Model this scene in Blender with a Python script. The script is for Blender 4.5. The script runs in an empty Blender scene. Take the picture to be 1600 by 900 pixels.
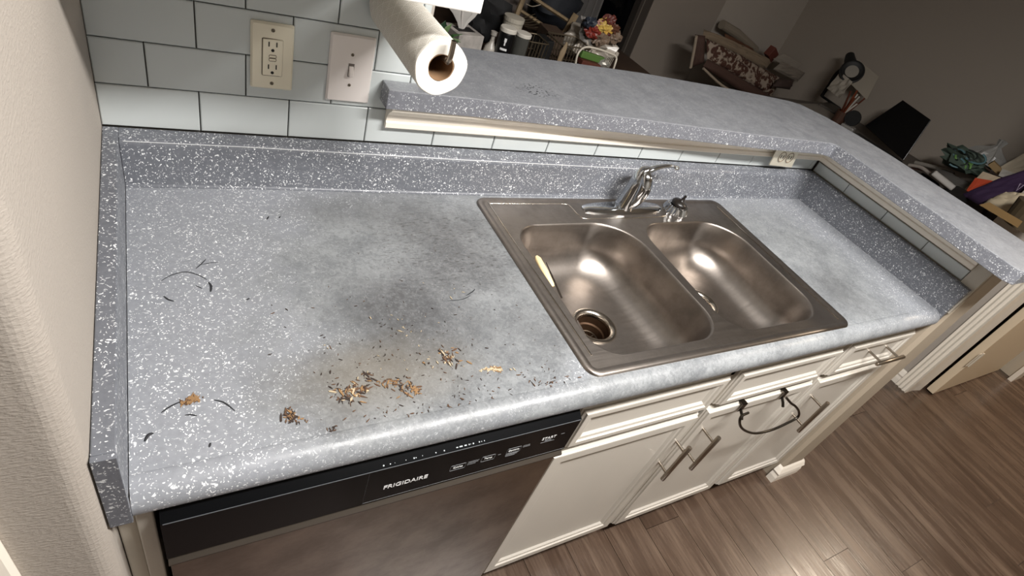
import bpy, bmesh, math, random
from mathutils import Vector, Matrix, noise
random.seed(7)
C = bpy.context.scene.collection
SC = bpy.context.scene
PI = math.pi
# ------------------------------------------------------------------ camera, world, lights, exposure
CAM = Vector((0.09809, -1.09640, 1.62625))
RX = Vector((0.86086618, -0.41891051, 0.28883111))
DN = Vector((-0.08439501, -0.6773248, -0.73082734))
FW = Vector((0.50178372, 0.60476863, -0.61843997))
FPX = 883.749
cam = bpy.data.cameras.new('camera'); camo = bpy.data.objects.new('camera', cam); C.objects.link(camo)
cam.sensor_width = 36; cam.lens = 36*FPX/1600; cam.clip_start = 0.01
m = Matrix.Identity(4)
for i in range(3):
    m[i][0] = RX[i]; m[i][1] = -DN[i]; m[i][2] = -FW[i]; m[i][3] = CAM[i]
camo.matrix_world = m
SC.camera = camo
def at(px, py, axis, val):            # photograph pixel -> point on the plane axis=val
    d = RX*((px-800)/FPX) + DN*((py-450)/FPX) + FW
    return CAM + d*((val-CAM[axis])/d[axis])
W = bpy.data.worlds.new('night'); SC.world = W; W.use_nodes = True
W.node_tree.nodes['Background'].inputs[0].default_value = (0.012, 0.015, 0.022, 1)
W.node_tree.nodes['Background'].inputs[1].default_value = 0.5
def area(name, loc, size, power, col, rot=(0, 0, 0)):
    l = bpy.data.lights.new(name, 'AREA'); l.shape = 'DISK'; l.size = size; l.energy = power; l.color = col
    o = bpy.data.objects.new(name, l); o.location = loc; o.rotation_euler = rot; C.objects.link(o); return o
KL = (1.15, -1.20, 2.33)
kl = area('kitchen_light', KL, 0.26, 62, (1, 0.975, 0.945))
kl.data.shape = 'RECTANGLE'; kl.data.size = 1.15; kl.data.size_y = .16
area('hall_light', (4.25, -.98, 2.36), 0.30, 26, (1, 0.84, 0.66))
SC.view_settings.view_transform = 'Standard'; SC.view_settings.look = 'None'
SC.view_settings.gamma = 1; SC.view_settings.use_curve_mapping = False
SC.view_settings.exposure = 0.34

# ------------------------------------------------------------------ materials
def lin(h):
    if isinstance(h, tuple): return (*h, 1)
    v = [int(h[i:i+2], 16)/255 for i in (0, 2, 4)]
    return tuple([(c/12.92 if c <= .04045 else ((c+.055)/1.055)**2.4) for c in v]+[1])
MATS = {}
def mat(name, col, rough=.5, metal=0, bump=0, bscale=60, var=0, vscale=8, spec=None, trans=0, emis=None, alpha=None, stretch=(1, 1, 1), coat=0):
    if name in MATS: return MATS[name]
    mt = bpy.data.materials.new(name); mt.use_nodes = True; nt = mt.node_tree; b = nt.nodes['Principled BSDF']
    c = lin(col); b.inputs['Base Color'].default_value = c
    b.inputs['Roughness'].default_value = rough; b.inputs['Metallic'].default_value = metal
    if spec is not None: b.inputs['Specular IOR Level'].default_value = spec
    if trans: b.inputs['Transmission Weight'].default_value = trans
    if coat: b.inputs['Coat Weight'].default_value = coat
    if alpha is not None: b.inputs['Alpha'].default_value = alpha
    if emis: b.inputs['Emission Color'].default_value = lin(emis[0]); b.inputs['Emission Strength'].default_value = emis[1]
    if bump or var:
        g = nt.nodes.new('ShaderNodeNewGeometry'); mp = nt.nodes.new('ShaderNodeMapping'); mp.inputs['Scale'].default_value = stretch
        nt.links.new(g.outputs['Position'], mp.inputs[0])
    if bump:
        n = nt.nodes.new('ShaderNodeTexNoise'); n.inputs['Scale'].default_value = bscale; n.inputs['Detail'].default_value = 4
        nt.links.new(mp.outputs[0], n.inputs[0])
        bu = nt.nodes.new('ShaderNodeBump'); bu.inputs['Strength'].default_value = bump; bu.inputs['Distance'].default_value = .002
        nt.links.new(n.outputs[0], bu.inputs['Height']); nt.links.new(bu.outputs[0], b.inputs['Normal'])
    if var:
        n = nt.nodes.new('ShaderNodeTexNoise'); n.inputs['Scale'].default_value = vscale; n.inputs['Detail'].default_value = 5
        nt.links.new(mp.outputs[0], n.inputs[0])
        r = nt.nodes.new('ShaderNodeValToRGB'); e = r.color_ramp.elements
        e[0].position = .3; e[1].position = .7
        e[0].color = tuple(x*(1-var) for x in c[:3])+(1,); e[1].color = tuple(min(1, x*(1+var)) for x in c[:3])+(1,)
        nt.links.new(n.outputs[0], r.inputs[0]); nt.links.new(r.outputs[0], b.inputs['Base Color'])
    MATS[name] = mt; return mt
class NT:
    def __init__(s, name, rough=.4, metal=0):
        s.m = bpy.data.materials.new(name); s.m.use_nodes = True; s.nt = s.m.node_tree; s.b = s.nt.nodes['Principled BSDF']
        s.b.inputs['Roughness'].default_value = rough; s.b.inputs['Metallic'].default_value = metal; MATS[name] = s.m
    def n(s, t, ins={}, **kw):
        x = s.nt.nodes.new('ShaderNode'+t)
        for k, v in kw.items(): setattr(x, k, v)
        for k, v in ins.items():
            if hasattr(v, 'is_output') or isinstance(v, bpy.types.NodeSocket): s.nt.links.new(v, x.inputs[k])
            else: x.inputs[k].default_value = v
        return x
    def math(s, op, a, b=0.0, clamp=False):
        return s.n('Math', {0: a, 1: b}, operation=op, use_clamp=clamp).outputs[0]
    def mix(s, f, a, b):
        x = s.n('Mix', {0: f, 6: a, 7: b}, data_type='RGBA'); return x.outputs[2]
    def ss(s, v, a, b, lo=0.0, hi=1.0):
        return s.n('MapRange', {0: v, 1: a, 2: b, 3: lo, 4: hi}, interpolation_type='SMOOTHSTEP').outputs[0]
    def noise(s, vec, sc, det=3, rough=.5):
        return s.n('TexNoise', {'Vector': vec, 'Scale': sc, 'Detail': det, 'Roughness': rough}).outputs[0]
def laminate(name, base, fleck, wear):
    t = NT(name, .38); pos = t.n('NewGeometry').outputs['Position']
    dist = t.n('VectorMath', {0: t.n('TexNoise', {'Vector': pos, 'Scale': 90, 'Detail': 2}).outputs[1], 1: (.5, .5, .5)}, operation='SUBTRACT').outputs[0]
    dsc = t.n('VectorMath', {0: dist, 3: .016}, operation='SCALE').outputs[0]
    p2 = t.n('VectorMath', {0: pos, 1: dsc}).outputs[0]
    tot = None
    for k, (rot, sc, th, gate) in enumerate([((.3, .2, .5), (95, 230, 130), .20, .5), ((.9, -.5, 1.9), (230, 95, 170), .20, .56), ((-.4, .8, 1.1), (150, 160, 95), .17, .6), ((.2, .1, 2.6), (300, 300, 300), .23, .55)]):
        mp = t.n('Mapping', {'Vector': p2, 'Rotation': rot, 'Scale': sc})
        v = t.n('TexVoronoi', {'Vector': mp.outputs[0], 'Scale': 1.0})
        f = t.ss(v.outputs['Distance'], th+.07, th-.05)
        g = t.math('GREATER_THAN', t.n('SeparateColor', {0: v.outputs['Color']}).outputs[0], gate)
        f = t.math('MULTIPLY', f, g); tot = f if tot is None else t.math('MAXIMUM', tot, f)
    clump = t.ss(t.noise(pos, 22, 2), .38, .6, .45, 1.0)
    tot = t.math('MULTIPLY', tot, clump)
    bc = t.mix(t.noise(pos, 120, 3), lin(base[0]), lin(base[1]))
    if wear:
        sep = t.n('SeparateXYZ', {0: pos})
        big = t.noise(pos, 7, 5, .6)
        def blob(cx, cy, rx, ry, a=.9, b=.35):
            dx = t.math('DIVIDE', t.math('SUBTRACT', sep.outputs[0], cx), rx); dy = t.math('DIVIDE', t.math('SUBTRACT', sep.outputs[1], cy), ry)
            d = t.math('SQRT', t.math('ADD', t.math('MULTIPLY', dx, dx), t.math('MULTIPLY', dy, dy)))
            d = t.math('ADD', d, t.math('MULTIPLY', t.math('SUBTRACT', big, .5), .9))
            return t.ss(d, a+.1, b)
        w1 = t.math('MAXIMUM', blob(.57, -.36, .43, .38, 1.0, .6), blob(.47, -.58, .36, .16, 1.0, .5)); w2 = blob(1.62, -.45, .40, .42, 1.0, .4); w3 = blob(1.1, -.68, .9, .07, 1.0, .5)
        w = t.math('MAXIMUM', w1, t.math('MAXIMUM', w2, w3))
        up = t.ss(sep.outputs[2], .876, .890); w = t.math('MULTIPLY', w, up)
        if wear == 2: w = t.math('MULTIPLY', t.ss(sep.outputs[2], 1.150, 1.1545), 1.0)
        tot = t.math('MULTIPLY', tot, t.math('SUBTRACT', 1.0, t.math('MULTIPLY', w, .93 if wear == 1 else .82)))
        sw = t.n('TexNoise', {'Vector': p2, 'Scale': 75, 'Detail': 5, 'Roughness': .7, 'Distortion': 1.6}).outputs[0]
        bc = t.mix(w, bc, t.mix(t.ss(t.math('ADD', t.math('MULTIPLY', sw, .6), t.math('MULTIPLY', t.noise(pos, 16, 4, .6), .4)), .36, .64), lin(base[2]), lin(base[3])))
        if wear == 1:
            for cx, cy, rx, ry, st in [(.43, -.43, .15, .13, .85), (.60, -.20, .16, .09, .6), (.60, -.33, .15, .10, .65), (.43, -.53, .28, .12, .5), (.45, -.12, .20, .07, .5), (1.66, -.53, .12, .11, .55), (.70, -.50, .1, .12, .35)]:
                s = t.math('MULTIPLY', blob(cx, cy, rx, ry, 1.15, .1), st); s = t.math('MULTIPLY', s, up)
                s = t.math('MULTIPLY', s, t.ss(t.noise(pos, 60, 6, .8), .25, .65, .45, 1.0))
                bc = t.mix(s, bc, lin('4c4c4d'))
            # fine dark scratches
            mp = t.n('Mapping', {'Vector': pos, 'Scale': (60, 330, 60), 'Rotation': (0, 0, .15)})
            sc = t.math('MULTIPLY', t.ss(t.noise(mp.outputs[0], 1.0, 3), .58, .66), blob(.6, -.24, .26, .2, 1.0, .3))
            bc = t.mix(t.math('MULTIPLY', sc, .75), bc, lin('3c3a39'))
            # speckled dirt near the front
            v = t.n('TexVoronoi', {'Vector': t.n('Mapping', {'Vector': p2, 'Scale': (90, 140, 90)}).outputs[0], 'Scale': 1.0})
            d = t.math('MULTIPLY', t.ss(v.outputs[0], .2, .1), t.math('GREATER_THAN', t.n('SeparateColor', {0: v.outputs['Color']}).outputs[0], .8))
            d = t.math('MULTIPLY', d, t.math('MAXIMUM', blob(.52, -.55, .36, .14, 1.0, .3), blob(.5, -.33, .3, .25, .9, .2)))
            bc = t.mix(t.math('MULTIPLY', d, up), bc, lin('3a3029'))
            yel = t.math('MULTIPLY', blob(.36, -.56, .2, .1, 1.0, .1), .4)
            bc = t.mix(t.math('MULTIPLY', yel, up), bc, lin('7a705e'))
        else:
            v = t.n('TexVoronoi', {'Vector': t.n('Mapping', {'Vector': p2, 'Scale': (110, 160, 90)}).outputs[0], 'Scale': 1.0})
            d = t.math('MULTIPLY', t.ss(v.outputs[0], .36, .26), blob(.86, .01, .075, .045, 1.0, .4))
            bc = t.mix(d, bc, lin('242528'))
    col = t.mix(tot, bc, lin(fleck))
    t.nt.links.new(col, t.b.inputs['Base Color'])
    t.nt.links.new(t.ss(t.noise(pos, 25, 4), .3, .7, .30, .46), t.b.inputs['Roughness'])
    bu = t.n('Bump', {'Strength': .25, 'Distance': .0006, 'Height': t.noise(pos, 420, 3)})
    t.nt.links.new(bu.outputs[0], t.b.inputs['Normal'])
    return t.m
LAM = laminate('speckled_laminate', ('7d8086', '9a9da3', '6d7073', '8f9294'), 'f2f4f6', 1)
LAMV = laminate('speckled_laminate_shaded', ('5f636b', '757981', '888', '999') if 0 else ('5a5d64', '74777e', '888b90', '999ca0'), 'f2f4f6', 0)  # same laminate, its colour darkened to stand in for shade on upright faces
LAMB = laminate('bar_laminate', ('686a71', '7b7d84', '75777c', '86888c'), 'f0f2f4', 2)
def steel(name, col, rough, sx, sy, sz, amp=.12):
    t = NT(name, rough, 1.0); pos = t.n('NewGeometry').outputs['Position']
    mp = t.n('Mapping', {'Vector': pos, 'Scale': (sx, sy, sz)})
    f = t.noise(mp.outputs[0], 1.0, 4); big = t.noise(pos, 9, 5, .65)
    c = lin(col); c2 = tuple(x*.66 for x in c[:3])+(1,)
    t.nt.links.new(t.mix(t.ss(big, .35, .7), c, c2), t.b.inputs['Base Color'])
    r = t.math('ADD', t.math('MULTIPLY', t.math('SUBTRACT', f, .5), amp), t.math('ADD', t.math('MULTIPLY', t.math('SUBTRACT', big, .5), .22), rough))
    t.nt.links.new(r, t.b.inputs['Roughness'])
    t.b.inputs['Anisotropic'].default_value = .6
    tg = t.n('CombineXYZ', {0: .05, 1: 1.0, 2: 0.0}); t.nt.links.new(tg.outputs[0], t.b.inputs['Tangent'])
    return t.m
STEEL = steel('stainless_sink', 'a09891', .37, 9, 300, 9)
STEELD = steel('stainless_door', '9d948b', .34, 8, 300, 260)
CHROME = mat('chrome', 'c2c5c8', .09, 1)
NICKEL = mat('brushed_nickel', '9a9084', .3, 1)
DKMETAL = mat('dark_metal', '4a453f', .3, 1)
CREAM = mat('cream_paint', 'c7c1b7', .33, var=.03, vscale=5, bump=.12, bscale=90, stretch=(1, 1, .12))
CREAMF = mat('cream_frame', 'bdb6a9', .4)
TRIM = mat('cream_trim', 'f0e8db', .35)
GROUT = mat('dark_grout', '6a6965', .9)
TILEM = mat('white_tile', 'c3c9c9', .2, var=.03, vscale=3, bump=.05, bscale=12)
IVORY = mat('ivory_plastic', 'e3dcc8', .3)
WHITEP = mat('white_plastic', 'e6dfdb', .3)
BLACK = mat('black_plastic', '08090b', .22, spec=.14)
BLACKM = mat('black_matte', '141414', .6)
DARKSLOT = mat('dark_slot', '181614', .8)
PRINT = mat('white_print', 'e8e8e8', .5)
PRINTG = mat('grey_print', '8b8d90', .5)
def wallmat(name, col, sc, st, stretch=(1, 1, 1)):
    t = NT(name, .75); pos = t.n('NewGeometry').outputs['Position']
    mp = t.n('Mapping', {'Vector': pos, 'Scale': stretch})
    n1 = t.noise(mp.outputs[0], sc, 4, .55); n2 = t.noise(pos, sc*.25, 3)
    bu = t.n('Bump', {'Strength': st, 'Distance': .004, 'Height': t.math('ADD', t.ss(n1, .42, .62), t.math('MULTIPLY', n2, .6))})
    t.nt.links.new(bu.outputs[0], t.b.inputs['Normal'])
    t.nt.links.new(t.mix(t.noise(pos, 3, 3), lin(col), tuple(x*.93 for x in lin(col)[:3])+(1,)), t.b.inputs['Base Color'])
    return t.m
WALLK = wallmat('textured_wall_paint', 'aaa299', 150, .22, (1, 1, 2.2))
WALLL = wallmat('living_wall_paint', 'b3aaa0', 70, .15)
CEIL = wallmat('ceiling_paint', 'dcd8d0', 60, .3)
def plankmat():
    t = NT('vinyl_plank', .36); pos = t.n('NewGeometry').outputs['Position']; rnd = t.n('ObjectInfo').outputs['Random']
    off = t.n('CombineXYZ', {0: t.math('MULTIPLY', rnd, 37.0), 1: t.math('MULTIPLY', rnd, 11.0), 2: rnd})
    p = t.n('VectorMath', {0: pos, 1: off.outputs[0]}).outputs[0]
    mp = t.n('Mapping', {'Vector': p, 'Scale': (16, 1.7, 1)}); mp2 = t.n('Mapping', {'Vector': p, 'Scale': (150, 7, 1)})
    a = t.noise(mp.outputs[0], 1.0, 6, .62); b = t.noise(mp2.outputs[0], 1.0, 4, .6)
    f = t.math('ADD', t.math('MULTIPLY', a, .75), t.math('MULTIPLY', b, .35))
    r = t.n('ValToRGB', {0: f}); e = r.color_ramp.elements
    e[0].position = .36; e[0].color = lin('372b23'); e[1].position = .72; e[1].color = lin('6f5d4e')
    k = r.color_ramp.elements.new(.54); k.color = lin('4e3e33')
    c = t.mix(t.math('MULTIPLY', rnd, .3), r.outputs[0], lin('503f34'))
    t.nt.links.new(c, t.b.inputs['Base Color'])
    t.nt.links.new(t.ss(a, .3, .7, .20, .34), t.b.inputs['Roughness'])
    bu = t.n('Bump', {'Strength': .3, 'Distance': .0015, 'Height': b}); t.nt.links.new(bu.outputs[0], t.b.inputs['Normal'])
    return t.m
PLANK = plankmat()

# ------------------------------------------------------------------ mesh helpers (everything is modelled in world coordinates)
WL = {}                                # world location of each object
def thing(name, label, cat, loc=(0, 0, 0), group=None):
    o = bpy.data.objects.new(name, None); C.objects.link(o); o.location = loc; o.empty_display_size = .02
    o['label'] = label; o['category'] = cat
    if group: o['group'] = group
    WL[o.name] = Vector(loc); return o
def obj(name, bm, m, parent=None, smooth=False, label=None, cat=None, kind=None, group=None, bevel=0, origin=None):
    bmesh.ops.recalc_face_normals(bm, faces=bm.faces)
    if parent is not None: L = WL[parent.name]
    elif origin is not None: L = Vector(origin)
    elif cat:
        xs = [v.co for v in bm.verts]; lo = [min(c[i] for c in xs) for i in range(3)]; hi = [max(c[i] for c in xs) for i in range(3)]
        L = Vector(((lo[0]+hi[0])/2, (lo[1]+hi[1])/2, lo[2]))
    else: L = Vector((0, 0, 0))
    for v in bm.verts: v.co -= L
    me = bpy.data.meshes.new(name); bm.to_mesh(me); bm.free()
    if isinstance(m, (list, tuple)):
        for x in m: me.materials.append(x)
    else: me.materials.append(m)
    if smooth:
        for p in me.polygons: p.use_smooth = True
        me.set_sharp_from_angle(angle=.82)
    o = bpy.data.objects.new(name, me); C.objects.link(o)
    if parent is not None: o.parent = parent; o.location = (0, 0, 0)
    else: o.location = L
    if bevel:
        b = o.modifiers.new('bevel', 'BEVEL'); b.width = bevel; b.segments = 2; b.limit_method = 'ANGLE'; b.angle_limit = .6
    WL[o.name] = L
    if label: o['label'] = label
    if cat: o['category'] = cat
    if kind: o['kind'] = kind
    if group: o['group'] = group
    return o
def B(): return bmesh.new()
def add_box(bm, lo, hi, M=None):
    vs = [bm.verts.new((x, y, z)) for x in (lo[0], hi[0]) for y in (lo[1], hi[1]) for z in (lo[2], hi[2])]
    for f in ((0, 1, 3, 2), (4, 6, 7, 5), (0, 4, 5, 1), (2, 3, 7, 6), (0, 2, 6, 4), (1, 5, 7, 3)): bm.faces.new([vs[i] for i in f])
    if M is not None:
        for v in vs: v.co = M @ v.co
    return bm
def box(lo, hi, M=None): return add_box(B(), lo, hi, M)
def boxc(c, s, rot=(0, 0, 0)):
    M = Matrix.Translation(c) @ (Matrix.Rotation(rot[2], 4, 'Z') @ Matrix.Rotation(rot[1], 4, 'Y') @ Matrix.Rotation(rot[0], 4, 'X'))
    return box((-s[0]/2, -s[1]/2, -s[2]/2), (s[0]/2, s[1]/2, s[2]/2), M)
def add_prism(bm, poly, z0, z1):       # poly in xy
    a = [bm.verts.new((x, y, z0)) for x, y in poly]; b = [bm.verts.new((x, y, z1)) for x, y in poly]; n = len(poly)
    bm.faces.new(a); bm.faces.new(b)
    for i in range(n): bm.faces.new((a[i], a[(i+1) % n], b[(i+1) % n], b[i]))
    return bm
def loft(bm, rings, cap0=False, cap1=False, closed=True):
    R = [[bm.verts.new(p) for p in r] for r in rings]; n = len(R[0])
    for a, b in zip(R, R[1:]):
        for i in range(n if closed else n-1):
            j = (i+1) % n; bm.faces.new((a[i], a[j], b[j], b[i]))
    if cap0: bm.faces.new(R[0])
    if cap1: bm.faces.new(R[-1])
    return bm
def lathe(prof, c, n=24, bm=None, axis=None, cap=True):
    bm = bm or B(); rings = []
    for r, z in prof: rings.append([Vector((r*math.cos(2*PI*i/n), r*math.sin(2*PI*i/n), z)) for i in range(n)])
    if axis is not None:
        q = Vector((0, 0, 1)).rotation_difference(Vector(axis).normalized())
        rings = [[q @ p for p in r] for r in rings]
    rings = [[p+Vector(c) for p in r] for r in rings]
    return loft(bm, rings, cap, cap)
def tube(pts, r, n=8, bm=None, closed=False, flat=1.0):
    bm = bm or B(); pts = [Vector(p) for p in pts]; rings = []; N = len(pts); up = Vector((.13, .21, .97)).normalized()
    for i, p in enumerate(pts):
        if closed: t = pts[(i+1) % N]-pts[i-1]
        else: t = pts[min(i+1, N-1)]-pts[max(i-1, 0)]
        t.normalize(); u = up - t*up.dot(t); u.normalize(); up = u; v = t.cross(u)
        rr = r[i] if isinstance(r, (list, tuple)) else r
        rings.append([p+u*(rr*flat*math.cos(2*PI*k/n))+v*(rr*math.sin(2*PI*k/n)) for k in range(n)])
    if closed: rings.append(rings[0]); return loft(bm, rings)
    return loft(bm, rings, True, True)
def spline(pts, n=6):
    pts = [Vector(p) for p in pts]; out = []
    for i in range(len(pts)-1):
        p0 = pts[max(i-1, 0)]; p1 = pts[i]; p2 = pts[i+1]; p3 = pts[min(i+2, len(pts)-1)]
        for k in range(n):
            t = k/n; out.append(.5*((2*p1)+(p2-p0)*t+(2*p0-5*p1+4*p2-p3)*t*t+(3*p1-p0-3*p2+p3)*t**3))
    out.append(pts[-1]); return out
def rquad(cs, rs, n=8):               # rounded quad, corners counter-clockwise (2D)
    out = []; N = len(cs)
    for i in range(N):
        c = Vector(cs[i]); a = (Vector(cs[i-1])-c).normalized(); b = (Vector(cs[(i+1) % N])-c).normalized(); r = rs[i]
        p0 = c+a*r; p1 = c+b*r
        for k in range(n+1):
            t = k/n; s = math.sin(t*PI/2); q = math.cos(t*PI/2)
            out.append(c + a*r*(1-s) + b*r*(1-q))
    return out
def inset(cs, d):
    out = []; N = len(cs)
    for i in range(N):
        c = Vector(cs[i]); a = (Vector(cs[i-1])-c).normalized(); b = (Vector(cs[(i+1) % N])-c).normalized(); out.append(c+(a+b)*d)
    return out
def z3(loop, z): return [Vector((p[0], p[1], z)) for p in loop]
def blob(c, s, amp=.15, sc=2.5, sub=3, seed=0, rot=0, bm=None, flatbottom=None):
    b2 = B(); bmesh.ops.create_icosphere(b2, subdivisions=sub, radius=1)
    M = Matrix.Translation(c) @ Matrix.Rotation(rot, 4, 'Z')
    for v in b2.verts:
        k = 1+amp*noise.noise(v.co*sc+Vector((seed, seed*2.3, 0)))*2
        p = Vector((v.co.x*s[0]*k, v.co.y*s[1]*k, v.co.z*s[2]*k)); v.co = M @ p
        if flatbottom is not None and v.co.z < flatbottom: v.co.z = flatbottom
    return b2
def sheet(p00, p10, p11, p01, nu=10, nv=8, amp=.01, sc=6, th=.002, seed=0):   # crumpled sheet with thickness
    p00, p10, p11, p01 = map(Vector, (p00, p10, p11, p01)); bm = B()
    nrm = (p10-p00).cross(p01-p00).normalized(); G = [[], []]
    for j in range(nv+1):
        for i in range(nu+1):
            u = i/nu; v = j/nv; p = p00*(1-u)*(1-v)+p10*u*(1-v)+p11*u*v+p01*(1-u)*v
            d = amp*noise.noise(Vector((u*sc, v*sc, seed*1.7)))
            G[0].append(bm.verts.new(p+nrm*(d+th/2))); G[1].append(bm.verts.new(p+nrm*(d-th/2)))
    w = nu+1
    for k, g in enumerate(G):
        for j in range(nv):
            for i in range(nu): bm.faces.new((g[j*w+i], g[j*w+i+1], g[(j+1)*w+i+1], g[(j+1)*w+i]))
    edge = [i for i in range(w)]+[(j+1)*w-1 for j in range(1, nv+1)]+[nv*w+i for i in range(nu-1, -1, -1)]+[j*w for j in range(nv-1, 0, -1)]
    for a, b in zip(edge, edge[1:]+edge[:1]): bm.faces.new((G[0][a], G[0][b], G[1][b], G[1][a]))
    return bm
def struct(name, bm, m, parent=None, **k):
    if parent is None: k['kind'] = 'structure'
    return obj(name, bm, m, parent, **k)
def text(name, s, size, M, m, parent, depth=.0002, sx=1.0, bold=0):
    cu = bpy.data.curves.new(name, 'FONT'); cu.body = s; cu.size = size; cu.extrude = depth; cu.align_x = 'CENTER'; cu.align_y = 'CENTER'; cu.offset = bold
    t = bpy.data.objects.new(name, cu); C.objects.link(t)
    me = bpy.data.meshes.new_from_object(t.evaluated_get(bpy.context.evaluated_depsgraph_get()))
    bpy.data.objects.remove(t); bm = B(); bm.from_mesh(me); bpy.data.meshes.remove(me)
    for v in bm.verts: v.co = M @ Vector((v.co.x*sx, v.co.y, v.co.z))
    return obj(name, bm, m, parent)

ZC = .914                              # worktop height
SK = -.0325                            # the tiled wall runs slightly out of square
def wy(x): return SK*x
ZS = 1.011                             # top of the splashback
TR0 = 1.0540                            # bottom of the bar trim
BT, BTH = 1.155, .042                  # bar top height, thickness
CEILZ = 2.45
# ------------------------------------------------------------------ room shell
fl = struct('floor', box((-1.6, -3.2, -.06), (6.6, 2.2, -.008)), mat('subfloor', '3a2f28', .8))
pk = {}
def plank(x, y, w, l):
    key = (round(w, 3), round(l, 3))
    if key not in pk:
        bm = box((.0008, .0008, -.008), (w-.0008, l-.0008, 0)); me = bpy.data.meshes.new('plank'); 
        bmesh.ops.recalc_face_normals(bm, faces=bm.faces); bm.to_mesh(me); bm.free(); me.materials.append(PLANK); pk[key] = me
    o = bpy.data.objects.new('plank', pk[key]); C.objects.link(o); o.parent = fl; o.location = (x, y, 0)
random.seed(3)
pw = .152
for i in range(28):
    x = .45+i*pw; y = -3.1+random.random()*.9
    if y > -3.1: plank(x, -3.15, pw, y+3.15)
    while y < 2.0:
        l = min(1.2, 2.1-y); plank(x, y, pw, l); y += 1.2
bigm = mat('plank_plain', '63524a', .4)
struct('trim_1', box((-1.5, -3.15, -.008), (.45, 2.1, 0)), bigm)
struct('trim_2', box((.45+28*pw, -3.15, -.008), (6.5, 2.1, 0)), bigm)
struct('ceiling', box((-1.6, -3.2, CEILZ), (6.6, 2.2, CEILZ+.08)), CEIL)
# left wing wall with rounded corner
prof = [(-.10, .10), (0, .10), (0, -.672)]
for k in range(1, 9):
    a = k/8*PI/2; prof.append((-.024+.024*math.cos(a), -.676-.024*math.sin(a)))
prof += [(-.10, -.70)]
struct('wall_left', add_prism(B(), prof, 0, CEILZ), WALLK, smooth=False)
struct('trim_3', add_prism(B(), [(-.155, -.60), (-.0995, -.60), (-.0995, -.695), (-.0845, -.7005), (-.082, -.707), (-.085, -.716), (-.105, -.722), (-.155, -.722)], 0, 2.1), TRIM)
struct('wall_kitchen_left', box((-1.5, -2.55, 0), (-1.4, .1, CEILZ)), WALLK)
struct('wall_rear', box((-1.5, -2.55, 0), (6.5, -2.45, CEILZ)), mat('rear_wall', '9c9891', .7))
# tiled back wall: full height to x=.555, then the low wall under the bar
bm = B()
add_prism(bm, [(-.10, .10), (-.10, wy(0)+.007), (0, wy(0)+.007), (.555, wy(.555)+.007), (.555, .10)], 0, CEILZ)
wb = struct('wall_back', bm, GROUT)
struct('wall_back_low', add_prism(B(), [(.5555, wy(.5555)+.007), (2.14, wy(2.14)+.007), (2.14, .10), (.5555, .10)], 0, BT-BTH-.001), GROUT)
struct('wall_end_panel', box((.5553, wy(.555)+.0072, BT+.001), (.562, .0998, CEILZ)), WALLK)
PX0, PX1, PYE = 2.022, 2.155, -.685    # right low wall
pw_ = struct('wall_right_low', add_prism(B(), [(PX0, wy(2.0)-.002), (PX0, PYE+.012), (PX0+.012, PYE), (PX1-.012, PYE), (PX1, PYE+.012), (PX1, wy(2.14)+.006), (2.141, wy(2.14)+.0065)], 0, BT-BTH-.001), mat('low_wall_paint', 'ab9e8c', .6, bump=.1, bscale=90))
# tiles ------------------------------------------------
TW, TH, TG = .1538, .0785, .0022
tcache = {}
def tile(u0, u1, z0, z1, right=False):
    w = u1-u0-TG; h = z1-z0-TG
    if w < .008 or h < .008: return
    key = (round(w, 3), round(h, 3))
    if key not in tcache:
        bm = B(); c = .0016; t = .0065
        loft(bm, [[(0, 0, 0), (w, 0, 0), (w, 0, h), (0, 0, h)], [(0, -t+c*.8, 0), (w, -t+c*.8, 0), (w, -t+c*.8, h), (0, -t+c*.8, h)],
                  [(c, -t, c), (w-c, -t, c), (w-c, -t, h-c), (c, -t, h-c)]], True, True)
        bmesh.ops.recalc_face_normals(bm, faces=bm.faces)
        me = bpy.data.meshes.new('tile'); bm.to_mesh(me); bm.free(); me.materials.append(TILEM); tcache[key] = me
    o = bpy.data.objects.new('tile', tcache[key]); C.objects.link(o)
    if right:
        o.parent = pw_; o.location = (PX0-.0002, -u0-TG/2, z0+TG/2); o.rotation_euler = (0, 0, -PI/2)
    else:
        o.parent = wb; o.location = (u0+TG/2, wy(u0)+.0065, z0+TG/2); o.rotation_euler = (0, 0, math.atan(SK))
Z0 = 1.0125
for row in range(5):
    z0 = Z0+row*TH; z1 = z0+TH; off = 0 if row % 2 == 0 else -TW/2
    if row == 0:
        for k in range(14):
            a, b = max(0, k*.1535), min((k+1)*.1535, 2.0145)
            tile(a, b, z0, z1)
    else:
        k = 0
        while True:
            a = max(0, off+k*TW); b = min(.555, off+(k+1)*TW); k += 1
            if a >= .555: break
            tile(a, b, z0, z1)
for a, b in [(.071, .205), (.205, .357), (.357, .506), (.506, .642)]: tile(a, b, Z0-.001, TR0-.006, True)
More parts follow.
